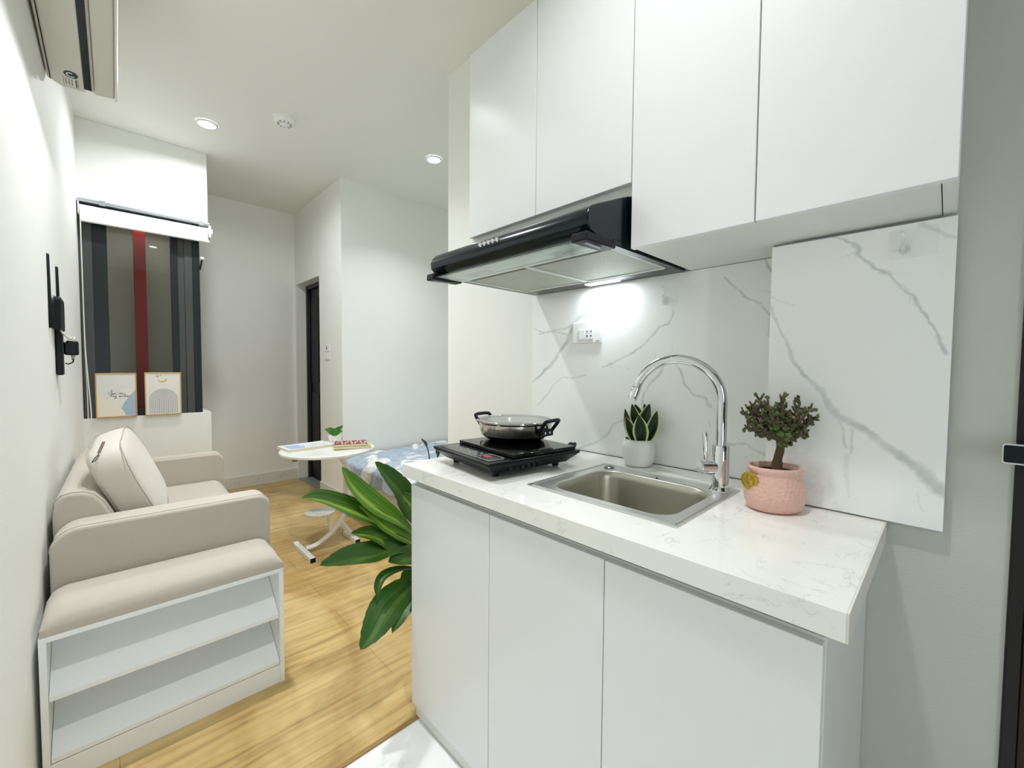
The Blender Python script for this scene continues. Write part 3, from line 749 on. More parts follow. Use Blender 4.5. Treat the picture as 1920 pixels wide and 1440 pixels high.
def zc(ox, oy, z, pts): return [(ox+p[0]/z, oy+p[1]/z) for p in pts]
A = lambda pts: zc(960, 460, 3.84, pts)
veins = [
    (A([(400, 690), (345, 765), (312, 822), (270, 870), (230, 905)]), 0.008, 0.007, 0.8), (A([(520, 510), (475, 530), (450, 560)]), 0.009, 0.006, 0.6),
    (A([(545, 500), (490, 520), (450, 560), (420, 620), (390, 700), (340, 765), (310, 820), (270, 870), (205, 935), (150, 985)]), 0.009, 0.005, 0.85),
    (A([(545, 500), (500, 510), (470, 545), (440, 580)]), 0.012, 0.006, 0.5),
    (A([(160, 603), (230, 632), (300, 612), (370, 605), (440, 570)]), 0.003, 0.004, 0.7),
    (A([(200, 640), (300, 622), (400, 640)]), 0.003, 0.003, 0.6),
    (A([(1165, 470), (1165, 495), (1120, 570), (1060, 590), (1010, 650), (965, 700), (905, 750), (840, 790), (760, 830), (650, 880)]), 0.003, 0.003, 0.75),
    (A([(1060, 590), (1010, 650), (965, 700)]), 0.006, 0.006, 0.6),
    (A([(535, 930), (450, 957), (370, 950), (300, 1000), (250, 1080), (180, 1155)]), 0.003, 0.002, 0.65),
    (A([(650, 880), (760, 870), (860, 900)]), 0.0015, 0.0015, 0.35),
    (A([(1530, 230), (1600, 295), (1680, 370), (1790, 420), (1850, 500), (1900, 590), (1960, 700)]), 0.002, 0.004, 0.75),
    (A([(1850, 500), (1850, 580), (1855, 650)]), 0.002, 0.004, 0.45),
    (A([(1785, 330), (1900, 345)]), 0.0015, 0.0015, 0.4),
    (A([(1185, 860), (1215, 910), (1240, 1000), (1300, 1070), (1390, 1100), (1410, 1150), (1430, 1165)]), 0.003, 0.004, 0.65),
    (A([(1105, 850), (1060, 930), (985, 1005), (945, 1080), (935, 1150)]), 0.003, 0.004, 0.65),
    (A([(985, 1005), (960, 940)]), 0.002, 0.001, 0.4),
    (A([(800, 1262), (730, 1290), (690, 1360), (620, 1410), (540, 1440), (470, 1470)]), 0.0035, 0.0045, 0.55),
    (A([(1415, 1260), (1425, 1310)]), 0.003, 0.002, 0.5),
    (A([(1155, 690), (1155, 770)]), 0.001, 0.001, 0.35),
    ([(1350, 828), (1375, 834), (1397, 831), (1415, 843), (1440, 856), (1460, 870)], 0.003, 0.005, 0.55),
    ([(1430, 480), (1440, 497), (1452, 515)], 0.003, 0.004, 0.7),
    (A([(910, 270), (880, 330)]), 0.001, 0.001, 0.35), (A([(160, 830), (240, 825)]), 0.0015, 0.001, 0.3)]
o = slab('backsplash', XB, 0.315, 1.247, CT+0.0015, 1.4745, XW-XB-0.0005, veins, [], 0.0032)
tag(o, 'white grey-veined marble backsplash tile behind sink and cooker', 'backsplash')
C1 = lambda pts: zc(1420, 300, 3.84, pts)
C2 = lambda pts: zc(1360, 700, 2.666, pts)
pveins = [
    (C1([(545, 555), (620, 575), (700, 600), (735, 640), (720, 680), (760, 715), (850, 775), (940, 812), (990, 870), (1040, 910), (1070, 945), (1130, 990), (1190, 1080), (1240, 1170), (1285, 1235)])+[(1762, 640), (1771, 664)], 0.0025, 0.003, 0.7),
    (C1([(700, 600), (735, 640), (720, 680)]), 0.006, 0.006, 0.6), (C1([(800, 740), (850, 775)]), 0.006, 0.004, 0.5), (C1([(900, 800), (960, 815)]), 0.006, 0.004, 0.5), (C1([(1040, 910), (1090, 950)]), 0.007, 0.004, 0.5),
    (C1([(30, 960), (100, 985), (180, 1020), (280, 1052)]), 0.001, 0.001, 0.4),
    (C1([(1095, 970), (1095, 1020)]), 0.001, 0.001, 0.4), (C1([(570, 715), (620, 695), (700, 665)]), 0.001, 0.001, 0.35),
    (C1([(1180, 470), (1280, 500), (1370, 545), (1430, 560)]), 0.004, 0.003, 0.45),
    ([(1440, 560), (1455, 605), (1475, 640), (1485, 670), (1504, 700)]+C2([(430, 40), (480, 90), (515, 150), (560, 210), (640, 250), (710, 290), (790, 350), (850, 400), (930, 450), (1000, 510), (1060, 570), (1095, 600)]), 0.003, 0.0125, 0.72),
    (C2([(560, 230), (585, 270), (590, 330), (600, 375)]), 0.002, 0.002, 0.5),
    (C2([(635, 270), (630, 340), (625, 400)]), 0.004, 0.002, 0.4), (C2([(605, 420), (600, 500), (615, 620)]), 0.006, 0.004, 0.28),
    (C2([(820, 400), (870, 425), (895, 465)]), 0.002, 0.001, 0.4), (C2([(960, 600), (980, 690)]), 0.001, 0.001, 0.3),
    ([(1580, 960), (1620, 972), (1655, 976)], 0.001, 0.001, 0.4)]
o = slab('marble_panel', 1.182, -0.004, 0.309, 0.8505, 1.4675, 0.009, pveins, C2([(0, 0)]) and [(1500, 850, 0.04, 0.05, 0.16), (1525, 900, 0.03, 0.05, 0.22), (1545, 920, 0.02, 0.04, 0.2), (1570, 950, 0.015, 0.02, 0.2)], 0.0024)
tag(o, 'square veined marble panel mounted proud of the wall right of the backsplash', 'marble panel')
single(B(1.1915, XC, 0.02, 0.285, 0.90, 1.42).build('panel_batten', mat('dark_adhesive_backing', '3B3C3A', 0.8)), 'dark backing batten between marble panel and wall', 'batten')

# ================================================================= RANGE HOOD
hy0, hy1 = 0.583, 1.2305
hood = thing('range_hood', 'slim black range hood under the short wall cabinet', 'range hood', (1.1, 0.9, 1.472))
prof = [(1.318, 1.474), (1.318, 1.6115), (0.975, 1.6115), (0.835, 1.556), (0.818, 1.548), (0.804, 1.534), (0.797, 1.517), (0.799, 1.500), (0.812, 1.487), (0.835, 1.481), (0.905, 1.479), (0.905, 1.486), (1.245, 1.486), (1.245, 1.474)]
m = MB(); m.prism(prof, 'Y', hy0, hy1); m.build('housing', BLACKGLOSS, hood, bevel=0.003)
B(0.905, 1.245, hy0, hy0+0.022, 1.474, 1.487).build('side_rail', BLACKGLOSS, hood, bevel=0.002); B(0.905, 1.245, hy1-0.022, hy1, 1.474, 1.487).build('side_rail', BLACKGLOSS, hood, bevel=0.002)
ym = 0.905
ff = MB()
for (a, b_) in ((hy0+0.0225, ym), (ym, hy1-0.0225)):
    for (u, v, p, q) in ((0.908, 1.243, a, a+0.008), (0.908, 1.243, b_-0.008, b_), (0.908, 0.918, a, b_), (1.233, 1.243, a, b_)): ff.box(u, v, p, q, 1.474, 1.4855)
ff.build('filter_frame', mat('pale_filter_frame', 'E0E3DE', 0.4, 0.1), hood, bevel=0.001)
FIL = mat('grease_filter_mesh', 'B4B9AE', 0.5, 0.2, bump=0.6, bscale=260)
for (a, b_) in ((hy0+0.031, ym-0.009), (ym+0.009, hy1-0.031)):
    B(0.955, 1.232, a, b_, 1.478, 1.4852).build('grease_filter', FIL, hood)
LENS = mat('lamp_lens', '97A49B', 0.4)
for (a, b_) in ((0.64, 0.76), (1.02, 1.14)):
    m = B(0.866, 0.900, a, b_, 1.4755, 1.4785).build('lamp_cover', LENS, hood, bevel=0.001)
    B(0.876, 0.890, a+0.035, b_-0.035, 1.4745, 1.4754).build('lamp_bulb', mat('grey_lens_insert', '5E6862', 0.4), m)
B(0.838, 0.904, hy0+0.024, hy1-0.024, 1.4786, 1.4800).build('lamp_strip', mat('mint_lamp_strip', 'DCE8E1', 0.35), hood)
B(0.792, 0.900, hy0+0.035, hy1-0.035, 1.4645, 1.4685).build('glass_visor', mat('green_tinted_glass', 'E2F2EA', 0.03, trans=0.97, ior=1.45), hood, bevel=0.001)
for (a, b_) in ((hy0-0.008, hy0+0.036), (hy1-0.036, hy1+0.003)):
    m = MB(); m.prism([(0.783, 1.459), (0.905, 1.462), (0.905, 1.4785), (0.785, 1.4805)], 'Y', a, b_); m = m.build('visor_bracket', BLACKPL, hood, bevel=0.003)
    B(0.80, 0.86, a+0.012, a+0.020, 1.4572, 1.4600).build('bracket_clip', mat('grey_clip', '9DA3A3', 0.4, 0.5), m)
for k in range(5):
    y = 0.895+0.0185*k; p = Vector((0.8005, y, 1.5285))
    m = MB(); m.tube([p+Vector((0.01, 0, -0.006)), p+Vector((-0.004, 0, 0.0015)), p+Vector((-0.0065, 0, 0.003))], [0.0058, 0.0058, 0.0042], 14); m.build('push_button', CHROME, hood, smooth='auto')
# the hood's rear lamp lights the marble
B(1.262, 1.292, 0.80, 0.93, 1.4705, 1.4738).build('lamp_tube', mat('glowing_lamp', 'EAF4FF', 0.4, emit=2), hood)
l = bpy.data.lights.new('hood_lamp_glow', 'AREA'); l.shape = 'RECTANGLE'; l.size = 0.03; l.size_y = 0.12; l.energy = 0.95; l.color = (0.86, 0.94, 1)
o = bpy.data.objects.new('hood_lamp_glow', l); COL.objects.link(o); o.location = (1.277, 0.865, 1.4685)

# ================================================================= SINK AND TAP
sk = thing('kitchen_sink', 'rectangular stainless steel sink set into the worktop', 'sink', (1.0, 0.58, 0.70))
bx0, bx1, by0, by1 = 0.853, 1.137, 0.403, 0.747
NS = 10
out = rrect(SX0, SX1, SYa, SYb, 0.004, NS); inn = rrect(bx0, bx1, by0, by1, [0.055, 0.075, 0.06, 0.06], NS)
rim = ring(out, inn, CT+0.0008, CT+0.0025); rim.build('rim', STEEL, sk, smooth='auto')
o2 = rrect(SX0+0.007, SX1-0.007, SYa+0.007, SYb-0.007, 0.012, NS); o3 = rrect(SX0+0.011, SX1-0.011, SYa+0.011, SYb-0.011, 0.012, NS)
ring(o2, o3, CT+0.0025, CT+0.0045).build('raised_bead', STEEL, sk, smooth='auto')
m = MB(); zs = [(0, CT+0.0022), (0.004, CT-0.002), (0.007, CT-0.02), (0.012, CT-0.12), (0.022, CT-0.152), (0.045, CT-0.165), (0.12, CT-0.168)]
rings = []
for (ins, z) in zs:
    rr = [max(0.012, r-ins*0.3) for r in (0.055, 0.075, 0.06, 0.06)]
    rings.append([(p[0], p[1], z) for p in rrect(bx0+ins, bx1-ins, by0+ins, by1-ins, rr, NS)])
n = len(rings[0]); m.v = [p for r_ in rings for p in r_]
m.f = [(k*n+i, k*n+(i+1) % n, (k+1)*n+(i+1) % n, (k+1)*n+i) for k in range(len(rings)-1) for i in range(n)]+[tuple((len(rings)-1)*n+i for i in range(n))]
m.build('bowl', BOWLST, sk, smooth=True, solid=0.0012)
MB().lathe([(0.0, 0.0), (0.038, 0.0), (0.04, 0.003), (0.03, 0.004), (0.026, 0.0015), (0, 0.001)], (0.985, 0.575, CT-0.1675), 32).build('drain', CHROME, sk, smooth='auto')
MB().lathe([(0.0165, 0.0), (0.0165, 0.003), (0.013, 0.0055), (0.0, 0.006)], (1.150, 0.742, CT+0.0024), 28).build('hole_cover', mat('dark_chrome', '8E9698', 0.15, 1.0), sk, smooth='auto')
MB().lathe([(0.0038, 0.0), (0.003, 0.0025), (0.0, 0.003)], (1.141, 0.575, CT+0.0024), 12).build('screw_head', BLACKSAT, sk)

fa = thing('kitchen_faucet', 'tall chrome gooseneck faucet at the sink corner', 'faucet', (1.155, 0.402, CT+0.0025))
fx, fy, fz = 1.153, 0.405, CT+0.0028
MB().lathe([(0.027, 0), (0.027, 0.004), (0.0235, 0.008), (0.0205, 0.012), (0.0205, 0.118), (0.0185, 0.121), (0, 0.121)], (fx, fy, fz), 36).build('base_column', CHROME, fa, smooth='auto')
TH = 1.865                        # spout swings over the bowl
dv = Vector((math.cos(TH), math.sin(TH), 0)); R = 0.112; zr = 1.083
pts = [Vector((fx, fy, fz+0.118)), Vector((fx, fy, fz+0.16)), Vector((fx, fy, zr-0.04))]
cen = Vector((fx, fy, zr))+dv*R
for i in range(29):
    a = PI-(PI*1.0-0.30)*i/28
    pts.append(cen+dv*(R*math.cos(a))+Vector((0, 0, R*math.sin(a))))
end = pts[-1]; tdir = (pts[-1]-pts[-2]).normalized()
MB().tube(pts, 0.0125, 20).build('gooseneck', CHROME, fa, smooth='auto')
MB().tube([end, end+tdir*0.002, end+tdir*0.036, end+tdir*0.038], [0.0125, 0.0138, 0.0138, 0.011], 20).build('aerator', CHROME, fa, smooth='auto')
hv = Vector((-0.72, 0.69, 0))
hp = Vector((fx, fy, fz+0.062))
hb = MB(); hb.tube([hp+hv*0.015, hp+hv*0.050, hp+hv*0.052, hp+hv*0.056], [0.0165, 0.0165, 0.0185, 0.0175], 24); hb = hb.build('valve_body', CHROME, fa, smooth='auto')
MB().tube([hp+hv*0.040+Vector((0, 0, 0.014)), hp+hv*0.040+Vector((0, 0, 0.022)), hp+hv*0.043+Vector((0, 0, 0.088)), hp+hv*0.043+Vector((0, 0, 0.092))], [0.0035, 0.0048, 0.0065, 0.004], 12).build('lever', CHROME, hb, smooth='auto')

# ================================================================= INDUCTION COOKER
ck = thing('induction_cooker', 'black portable induction cooker on the worktop end', 'cooker', (0.955, 1.02, CT))
KM = Matrix.Translation((0.952, 1.018, 0)) @ Matrix.Rotation(math.radians(-7), 4, 'Z')
m = MB(); m.M = KM
def frus(m, a, b, z0, c, d, z1):
    m.add([(-a, -b, z0), (a, -b, z0), (a, b, z0), (-a, b, z0), (-c, -d, z1), (c, -d, z1), (c, d, z1), (-c, d, z1)], [(3, 2, 1, 0), (4, 5, 6, 7), (0, 1, 5, 4), (1, 2, 6, 5), (2, 3, 7, 6), (3, 0, 4, 7)])
frus(m, 0.145, 0.140, CT+0.014, 0.178, 0.168, CT+0.043); frus(m, 0.180, 0.170, CT+0.043, 0.180, 0.170, CT+0.053)
m.build('housing', mat('black_cooker_plastic', '0A0F12', 0.3, spec=0.3), ck, bevel=0.003)
m = MB(); m.M = KM; m.box(-0.085, 0.172, -0.158, 0.158, CT+0.0535, CT+0.0655); m.build('glass_plate', mat('black_glass_plate', '060809', 0.08, spec=0.4), ck, bevel=0.002)
m = MB(); m.M = KM; m.box(-0.165, -0.095, -0.145, 0.145, CT+0.0532, CT+0.0542); pnl = m.build('control_panel', mat('dark_control_panel', '1B2023', 0.12), ck)
m = MB(); m.M = KM; m.lathe([(0, 0), (0.011, 0), (0.011, 0.0008), (0, 0.0008)], (-0.128, -0.085, CT+0.0543), 20, 1, 1.3); m.build('power_key', mat('red_key', 'B4373F', 0.4), pnl)
KP = mat('grey_key_print', 'A8ADAD', 0.5)
for (x, y) in ((-0.14, -0.035), (-0.14, 0.0), (-0.115, -0.035), (-0.115, 0.0), (-0.14, 0.05), (-0.115, 0.05), (-0.13, 0.09), (-0.12, 0.11), (-0.145, 0.11)):
    m = MB(); m.M = KM; m.lathe([(0, 0), (0.004, 0), (0.004, 0.0007), (0, 0.0007)], (x, y, CT+0.0543), 10); m.build('touch_key', KP, pnl)
m = MB(); m.M = KM; o_ = rrect(-0.158, -0.100, -0.138, -0.060, 0.01, 4); m.tube([(p[0], p[1], CT+0.0545) for p in o_+[o_[0]]], 0.0007, 4); m.build('key_outline', KP, pnl)
for (x, y) in ((-0.12, -0.115), (-0.12, 0.115), (0.12, -0.115), (0.12, 0.115)):
    m = MB(); m.M = KM; m.lathe([(0.009, 0.0), (0.011, 0.002), (0.011, 0.018), (0, 0.018)], (x, y, CT+0.0003), 14); m.build('foot', BLACKPL, ck, smooth='auto')
m = MB(); m.M = KM; m.lathe([(0.0, 0.003), (0.05, 0.003), (0.055, 0.006), (0.055, 0.016), (0, 0.016)], (0.02, 0.0, CT), 28); m.build('fan_grille', BLACKPL, ck, smooth='auto')
m = MB(); m.M = KM
for k in range(6): m.box(-0.10+0.022*k, -0.09+0.022*k, -0.1585, -0.152, CT+0.021, CT+0.033)
m.build('side_vents', mat('vent_black', '050607', 0.6), ck)
m = MB(); m.tube(spline([at(1060, 838, 'Z', 0.875), at(1070, 836, 'Z', 0.873), at(1078, 832, 'Z', 0.874), at(1074, 842, 'Z', 0.862), at(1066, 845, 'Z', 0.858), at(1076, 838, 'Z', 0.868), at(1070, 832, 'Z', 0.878), at(1062, 840, 'Z', 0.868)]), 0.0065, 8)
m.build('power_cord', BLACKPL, ck, smooth=True)

# pan and its glass lid
PX, PY, PZ = 1.058, 1.078, CT+0.066
pn = thing('cooking_pan', 'two-handled stainless steel pan on the induction cooker', 'pan', (PX, PY, PZ))
MB().lathe([(0.0, 0.0), (0.088, 0.0), (0.108, 0.006), (0.124, 0.018), (0.1295, 0.035), (0.131, 0.058), (0.136, 0.063), (0.139, 0.0645), (0.139, 0.066), (0.135, 0.066), (0.129, 0.060), (0.127, 0.036), (0.12, 0.019), (0.105, 0.0085), (0.0, 0.004)], (PX, PY, PZ+0.0003), 72).build('bowl', PANST, pn, smooth='auto')
for sgn, ang in ((1, math.radians(-84)), (1, math.radians(98))):
    u = Vector((math.cos(ang), math.sin(ang), 0)); v = Vector((-u.y, u.x, 0)); c = Vector((PX, PY, PZ))
    rr = 0.131
    path = [c+u*rr+v*0.034+Vector((0, 0, 0.030)), c+u*(rr+0.006)+v*0.036+Vector((0, 0, 0.042)), c+u*(rr+0.026)+v*0.040+Vector((0, 0, 0.070)), c+u*(rr+0.032)+v*0.032+Vector((0, 0, 0.077)), c+u*(rr+0.034)+Vector((0, 0, 0.078)), c+u*(rr+0.032)-v*0.032+Vector((0, 0, 0.077)), c+u*(rr+0.026)-v*0.040+Vector((0, 0, 0.070)), c+u*(rr+0.006)-v*0.036+Vector((0, 0, 0.042)), c+u*rr-v*0.034+Vector((0, 0, 0.030))]
    h = MB(); h.tube(spline(path, 4), 0.0062, 10)
    h.add([c+u*(rr-0.001)+v*a+Vector((0, 0, z)) for z in (0.022, 0.045) for a in (-0.036, 0.036)]+[c+u*(rr+0.009)+v*a+Vector((0, 0, z)) for z in (0.022, 0.045) for a in (-0.036, 0.036)], [(0, 1, 3, 2), (4, 6, 7, 5), (0, 4, 5, 1), (2, 3, 7, 6), (0, 2, 6, 4), (1, 5, 7, 3)])
    h = h.build('handle', BLACKPL, pn, smooth='auto')
    q = MB()
    for a in (-0.013, 0.013): q.cyl(c+u*(rr+0.008)+v*a+Vector((0, 0, 0.034)), c+u*(rr+0.0115)+v*a+Vector((0, 0, 0.034)), 0.0045, 12)
    q.build('rivet', CHROME, h)
ld = thing('pan_lid', 'clear glass lid with steel rim laid on the pan', 'pan lid', (PX, PY, PZ+0.067))
MB().lathe([(0.137, 0.0), (0.1405, 0.002), (0.137, 0.0045), (0.130, 0.0035), (0.130, 0.0008)], (PX, PY, PZ+0.0668), 72, close=True).build('steel_rim', CHROME, ld, smooth=True)
LIDG = mat('pale_lid_glass', 'E6EBE7', 0.06, alpha=0.35, spec=0.6)
MB().lathe([(0.0, -0.010), (0.05, -0.008), (0.10, -0.003), (0.131, 0.0016), (0.131, 0.0036), (0.10, -0.001), (0.05, -0.006), (0.0, -0.008)], (PX, PY, PZ+0.0668), 72).build('glass', LIDG, ld, smooth=True)
for (a, r_) in ((215, 0.062), (255, 0.045)):
    q = MB(); q.lathe([(0.002, 0.0), (0.0045, 0.001), (0.0045, 0.003), (0.002, 0.0035)], (PX+r_*math.cos(math.radians(a)), PY+r_*math.sin(math.radians(a)), PZ+0.0635), 14, close=True); q.build('steam_vent', CHROME, ld)

# ================================================================= LEAF BUILDER
def leaf(path, width, fold=0.18, n=18, shape='lance', mwin=(0.42, 0.9), nrm=None, edgekind='stripe', curl=0.0, wave=0.0):
    """a leaf blade along path; returns MB and attribute list"""
    P = spline(path, 8) if len(path) > 2 else [Vector(path[0]).lerp(Vector(path[1]), i/12) for i in range(13)]
    L = len(P)-1
    Q = [P[min(L, int(round(i*L/n)))] for i in range(n+1)]
    m = MB(); at_ = []; nv = 20 if edgekind != 'snake' else 16
    up = Vector(nrm) if nrm else (CAMP-Q[n//2]).normalized()
    for i, p in enumerate(Q):
        t = (Q[min(i+1, n)]-Q[max(i-1, 0)]).normalized()
        s = t.cross(up).normalized(); nn = s.cross(t).normalized()
        u = i/n
        if shape == 'lance': wd = 0.10*(1-u)+math.sin(PI*min(1, u**1.15*0.985+0.012))**(1.0 if u < 0.5 else 0.8)*0.95
        elif shape == 'snake': wd = (0.62+0.5*math.sin(PI*u*0.72))*max(0.0, 1-u**3.2)**0.9
        elif shape == 'round': wd = math.sin(PI*min(1, u*0.97+0.02))**0.6
        wd = wd*width/2
        for j in range(nv+1):
            q = (j/nv)*2-1
            off = nn*(abs(q)*wd*fold*2-curl*wd*q*q)+nn*wave*wd*math.sin(u*14+q*2)
            m.v.append(tuple(p+s*wd*q+off))
            if edgekind == 'stripe':
                a = 0.70*math.exp(-((q+0.30)/0.26)**2)*math.sin(PI*u)**0.5*(0.75+0.25*math.sin(q*30))+0.22*max(0, math.sin(q*26))
                a *= 0.85
            elif edgekind == 'snake': a = max(0.0, min(1.0, (abs(q)-0.70)/0.18))
            else: a = 0.3
            at_.append(a)
    for i in range(n):
        for j in range(nv): m.f.append((i*(nv+1)+j, i*(nv+1)+j+1, (i+1)*(nv+1)+j+1, (i+1)*(nv+1)+j))
    return m, at_

# small snake plant
spx, spy = 1.262, 0.702
sp = thing('snake_plant', 'small variegated snake plant in a white ribbed pot by the backsplash', 'potted plant', (spx, spy, CT))
MB().lathe([(0.0, 0.002), (0.034, 0.0), (0.042, 0.004), (0.050, 0.024), (0.0525, 0.046), (0.051, 0.066), (0.0455, 0.088), (0.0435, 0.0885), (0.046, 0.066), (0.0, 0.060)], (spx, spy, CT+0.0006), 144, ribs=60, ribamp=0.022).build('pot', POTW, sp, smooth=True)
mo = MB()
for k in range(60):
    a = random.uniform(0, 2*PI); r = 0.042*math.sqrt(random.random()); mo.ellipsoid((spx+r*math.cos(a), spy+r*math.sin(a), CT+0.082+random.uniform(0, 0.006)), (0.006, 0.006, 0.005), 4, 6)
mo.build('moss', mat('dark_moss', '2C4A16', 0.9), sp)
sv = Vector((0.72, -0.69, 0))          # screen-right over the worktop
vv = Vector((0.69, 0.72, 0))
def SP(r, f, z): return Vector((spx, spy, CT))+sv*r+vv*f+Vector((0, 0, z))
snk = [((0.0, -0.026, 0.085), (-0.006, -0.034, 0.125), (-0.012, -0.036, 0.172), 0.042), ((0.018, -0.022, 0.085), (0.034, -0.030, 0.13), (0.048, -0.032, 0.186), 0.034),
       ((-0.018, -0.020, 0.085), (-0.033, -0.022, 0.12), (-0.052, -0.024, 0.165), 0.030), ((0.012, 0.0, 0.085), (0.016, 0.0, 0.14), (0.034, 0.0, 0.207), 0.044),
       ((-0.008, 0.005, 0.085), (-0.008, 0.01, 0.14), (-0.022, 0.012, 0.205), 0.036), ((0.0, 0.018, 0.085), (0.004, 0.020, 0.15), (-0.008, 0.022, 0.203), 0.040),
       ((-0.022, -0.012, 0.085), (-0.036, -0.008, 0.13), (-0.050, -0.006, 0.190), 0.026), ((0.02, 0.01, 0.085), (0.03, 0.012, 0.14), (0.022, 0.02, 0.205), 0.034)]
for (a, b_, c_, wd) in snk:
    m, att = leaf([SP(*a), SP(*b_), SP(*c_)], wd*1.2, 0.30, 16, 'snake', edgekind='snake')
    m.build('leaf', LEAFV, sp, smooth=True, attr=('edge', att))
m = MB(); m.tube([SP(0.03, 0.0, 0.14), SP(0.055, 0.0, 0.158), SP(0.075, 0.0, 0.160)], [0.0012, 0.0012, 0.0005], 5); m.build('tendril', mat('pale_tendril', 'C9CC86', 0.6), sp)

# pink pot with a jade bonsai
ppx, ppy = 1.100, 0.268
jb = thing('jade_bonsai', 'jade bonsai in a hammered pink pot on the worktop end', 'potted plant', (ppx, ppy, CT))
JM = Matrix.Translation((ppx, ppy, CT+0.0006)) @ Matrix.Rotation(math.radians(-44), 4, 'Z')
m = MB(); m.M = JM
prof = [(0.0, 0.002), (0.048, 0.0), (0.058, 0.004), (0.0655, 0.020), (0.0675, 0.036), (0.0655, 0.056), (0.0585, 0.080), (0.0565, 0.086), (0.0595, 0.090), (0.0605, 0.096), (0.058, 0.101), (0.0545, 0.100), (0.0535, 0.088), (0.0, 0.080)]
m.lathe([(r_*0.95, z_) for (r_, z_) in prof], (0, 0, 0), 72, 1.0, 0.84)
pk = MATS['pink_glazed_ceramic']; nt, bb = nodes(pk)
vr = nt.nodes.new('ShaderNodeTexVoronoi'); vr.inputs['Scale'].default_value = 130; mp_ = mapping(nt); nt.links.new(mp_.outputs[0], vr.inputs['Vector'])
bu = nt.nodes.new('ShaderNodeBump'); bu.inputs['Strength'].default_value = 0.7; bu.inputs['Distance'].default_value = 0.003
nt.links.new(vr.outputs['Distance'], bu.inputs['Height']); nt.links.new(bu.outputs[0], bb.inputs['Normal'])
m.build('pot', PINKM, jb, smooth=True)
m = MB(); m.M = JM; m.lathe([(0.0, 0.0), (0.050, 0.0), (0.050, 0.004), (0.0, 0.007)], (0, 0, 0.084), 32, 1.0, 0.84); m.build('soil', SOIL, jb)
jb_m = MB(); mpos = Vector((ppx, ppy, CT+0.068))+Vector((-0.72, 0.69, 0))*0.0605+Vector((-0.69, -0.72, 0))*0.006
mn = (Vector((-0.72, 0.69, 0))*0.9+Vector((-0.69, -0.72, 0))*0.45).normalized()
MM = Matrix.Translation(mpos) @ mn.to_track_quat('Z', 'Y').to_matrix().to_4x4()
jb_m.M = MM; jb_m.lathe([(0.0, 0.004), (0.008, 0.0045), (0.014, 0.003), (0.0185, 0.0035), (0.020, 0.002), (0.020, 0.0), (0.0, 0.0)], (0, 0, 0), 30)
for k in range(20):
    a = 2*PI*k/20; jb_m.ellipsoid((0.0195*math.cos(a), 0.0195*math.sin(a), 0.0015), (0.0025, 0.0025, 0.002), 4, 6)
jb_m.ellipsoid((0.006, -0.004, 0.005), (0.006, 0.006, 0.004), 6, 8)
for k in range(6):
    a = 2*PI*k/6; jb_m.ellipsoid((0.006+0.0*k+0.006*math.cos(a), 0.006+0.006*math.sin(a), 0.004), (0.0035, 0.0025, 0.0018), 4, 6)
jb_m.build('gold_medallion', GOLD, jb, smooth=True)
def JP(r, f, z): return Vector((ppx, ppy, CT))+sv*r+vv*f+Vector((0, 0, z))
m = MB(); m.tube(spline([JP(0.004, 0, 0.085), JP(0.007, 0.002, 0.115), JP(0.011, 0, 0.14), JP(0.010, 0, 0.160), JP(0.010, 0, 0.178)], 4), [0.011]*4+[0.009]*4+[0.0085]*4+[0.009]*4+[0.008], 12); m.build('trunk', BARKM, jb, smooth=True)
random.seed(11)
br = MB(); fo = MB(); tips = MB()
def rnd(a): return random.uniform(-a, a)
base = JP(0.011, 0, 0.165)
ends = []
targets = [(-0.070, 0.222), (-0.06, 0.205), (-0.05, 0.240), (-0.035, 0.245), (-0.02, 0.25), (-0.055, 0.19), (0.0, 0.225), (0.012, 0.262), (0.02, 0.245), (0.035, 0.225), (0.05, 0.25), (0.058, 0.235), (0.075, 0.222), (0.065, 0.205), (0.05, 0.185), (0.06, 0.165), (-0.03, 0.215), (-0.005, 0.24), (0.03, 0.205), (-0.045, 0.225), (0.04, 0.235), (0.005, 0.20)]
for (tr, tz) in targets:
    e = JP(tr-0.004, rnd(0.035), tz-0.004+rnd(0.004)); mid = base.lerp(e, 0.5)+Vector((rnd(0.008), rnd(0.008), -0.012))
    pts = bez(base+Vector((rnd(0.004), rnd(0.004), rnd(0.004))), mid, e, 10)
    br.tube(pts, [0.0048*(1-i/10)+0.0026 for i in range(11)], 7)
    for i in (4, 5, 6, 7, 8, 9, 10):
        for q in range(3):
            s = pts[i]; d = Vector((rnd(1), rnd(1), rnd(0.9)+0.35)).normalized(); ln = random.uniform(0.010, 0.020)
            br.tube([s, s+d*ln*0.6, s+d*ln+Vector((0, 0, 0.003))], [0.0028, 0.0026, 0.0020], 5); ends.append(s+d*ln)
            if random.random() < 0.12: tips.ellipsoid(s+d*ln+Vector((0, 0, 0.004)), (0.0022, 0.0022, 0.0048), 4, 6)
            if random.random() < 0.55:
                c = s+d*ln*0.7+Vector((rnd(0.005), rnd(0.005), rnd(0.005))); q2 = Matrix.Translation(c) @ Matrix.Rotation(rnd(3), 4, 'X') @ Matrix.Rotation(rnd(3), 4, 'Y')
                fo.M = q2; fo.ellipsoid((0, 0, 0), (0.0058, 0.0042, 0.0013), 5, 8)
for k in range(34):
    c = base+Vector((rnd(0.035), rnd(0.03), 0.012+rnd(0.028))); fo.M = Matrix.Translation(c) @ Matrix.Rotation(rnd(3), 4, 'X') @ Matrix.Rotation(rnd(3), 4, 'Y'); s_ = random.uniform(0.006, 0.0095)
    fo.ellipsoid((0, 0, 0), (s_, s_*0.8, 0.0016), 5, 10)
br.build('branches', mat('olive_brown_twigs', '57523A', 0.7), jb, smooth=True)
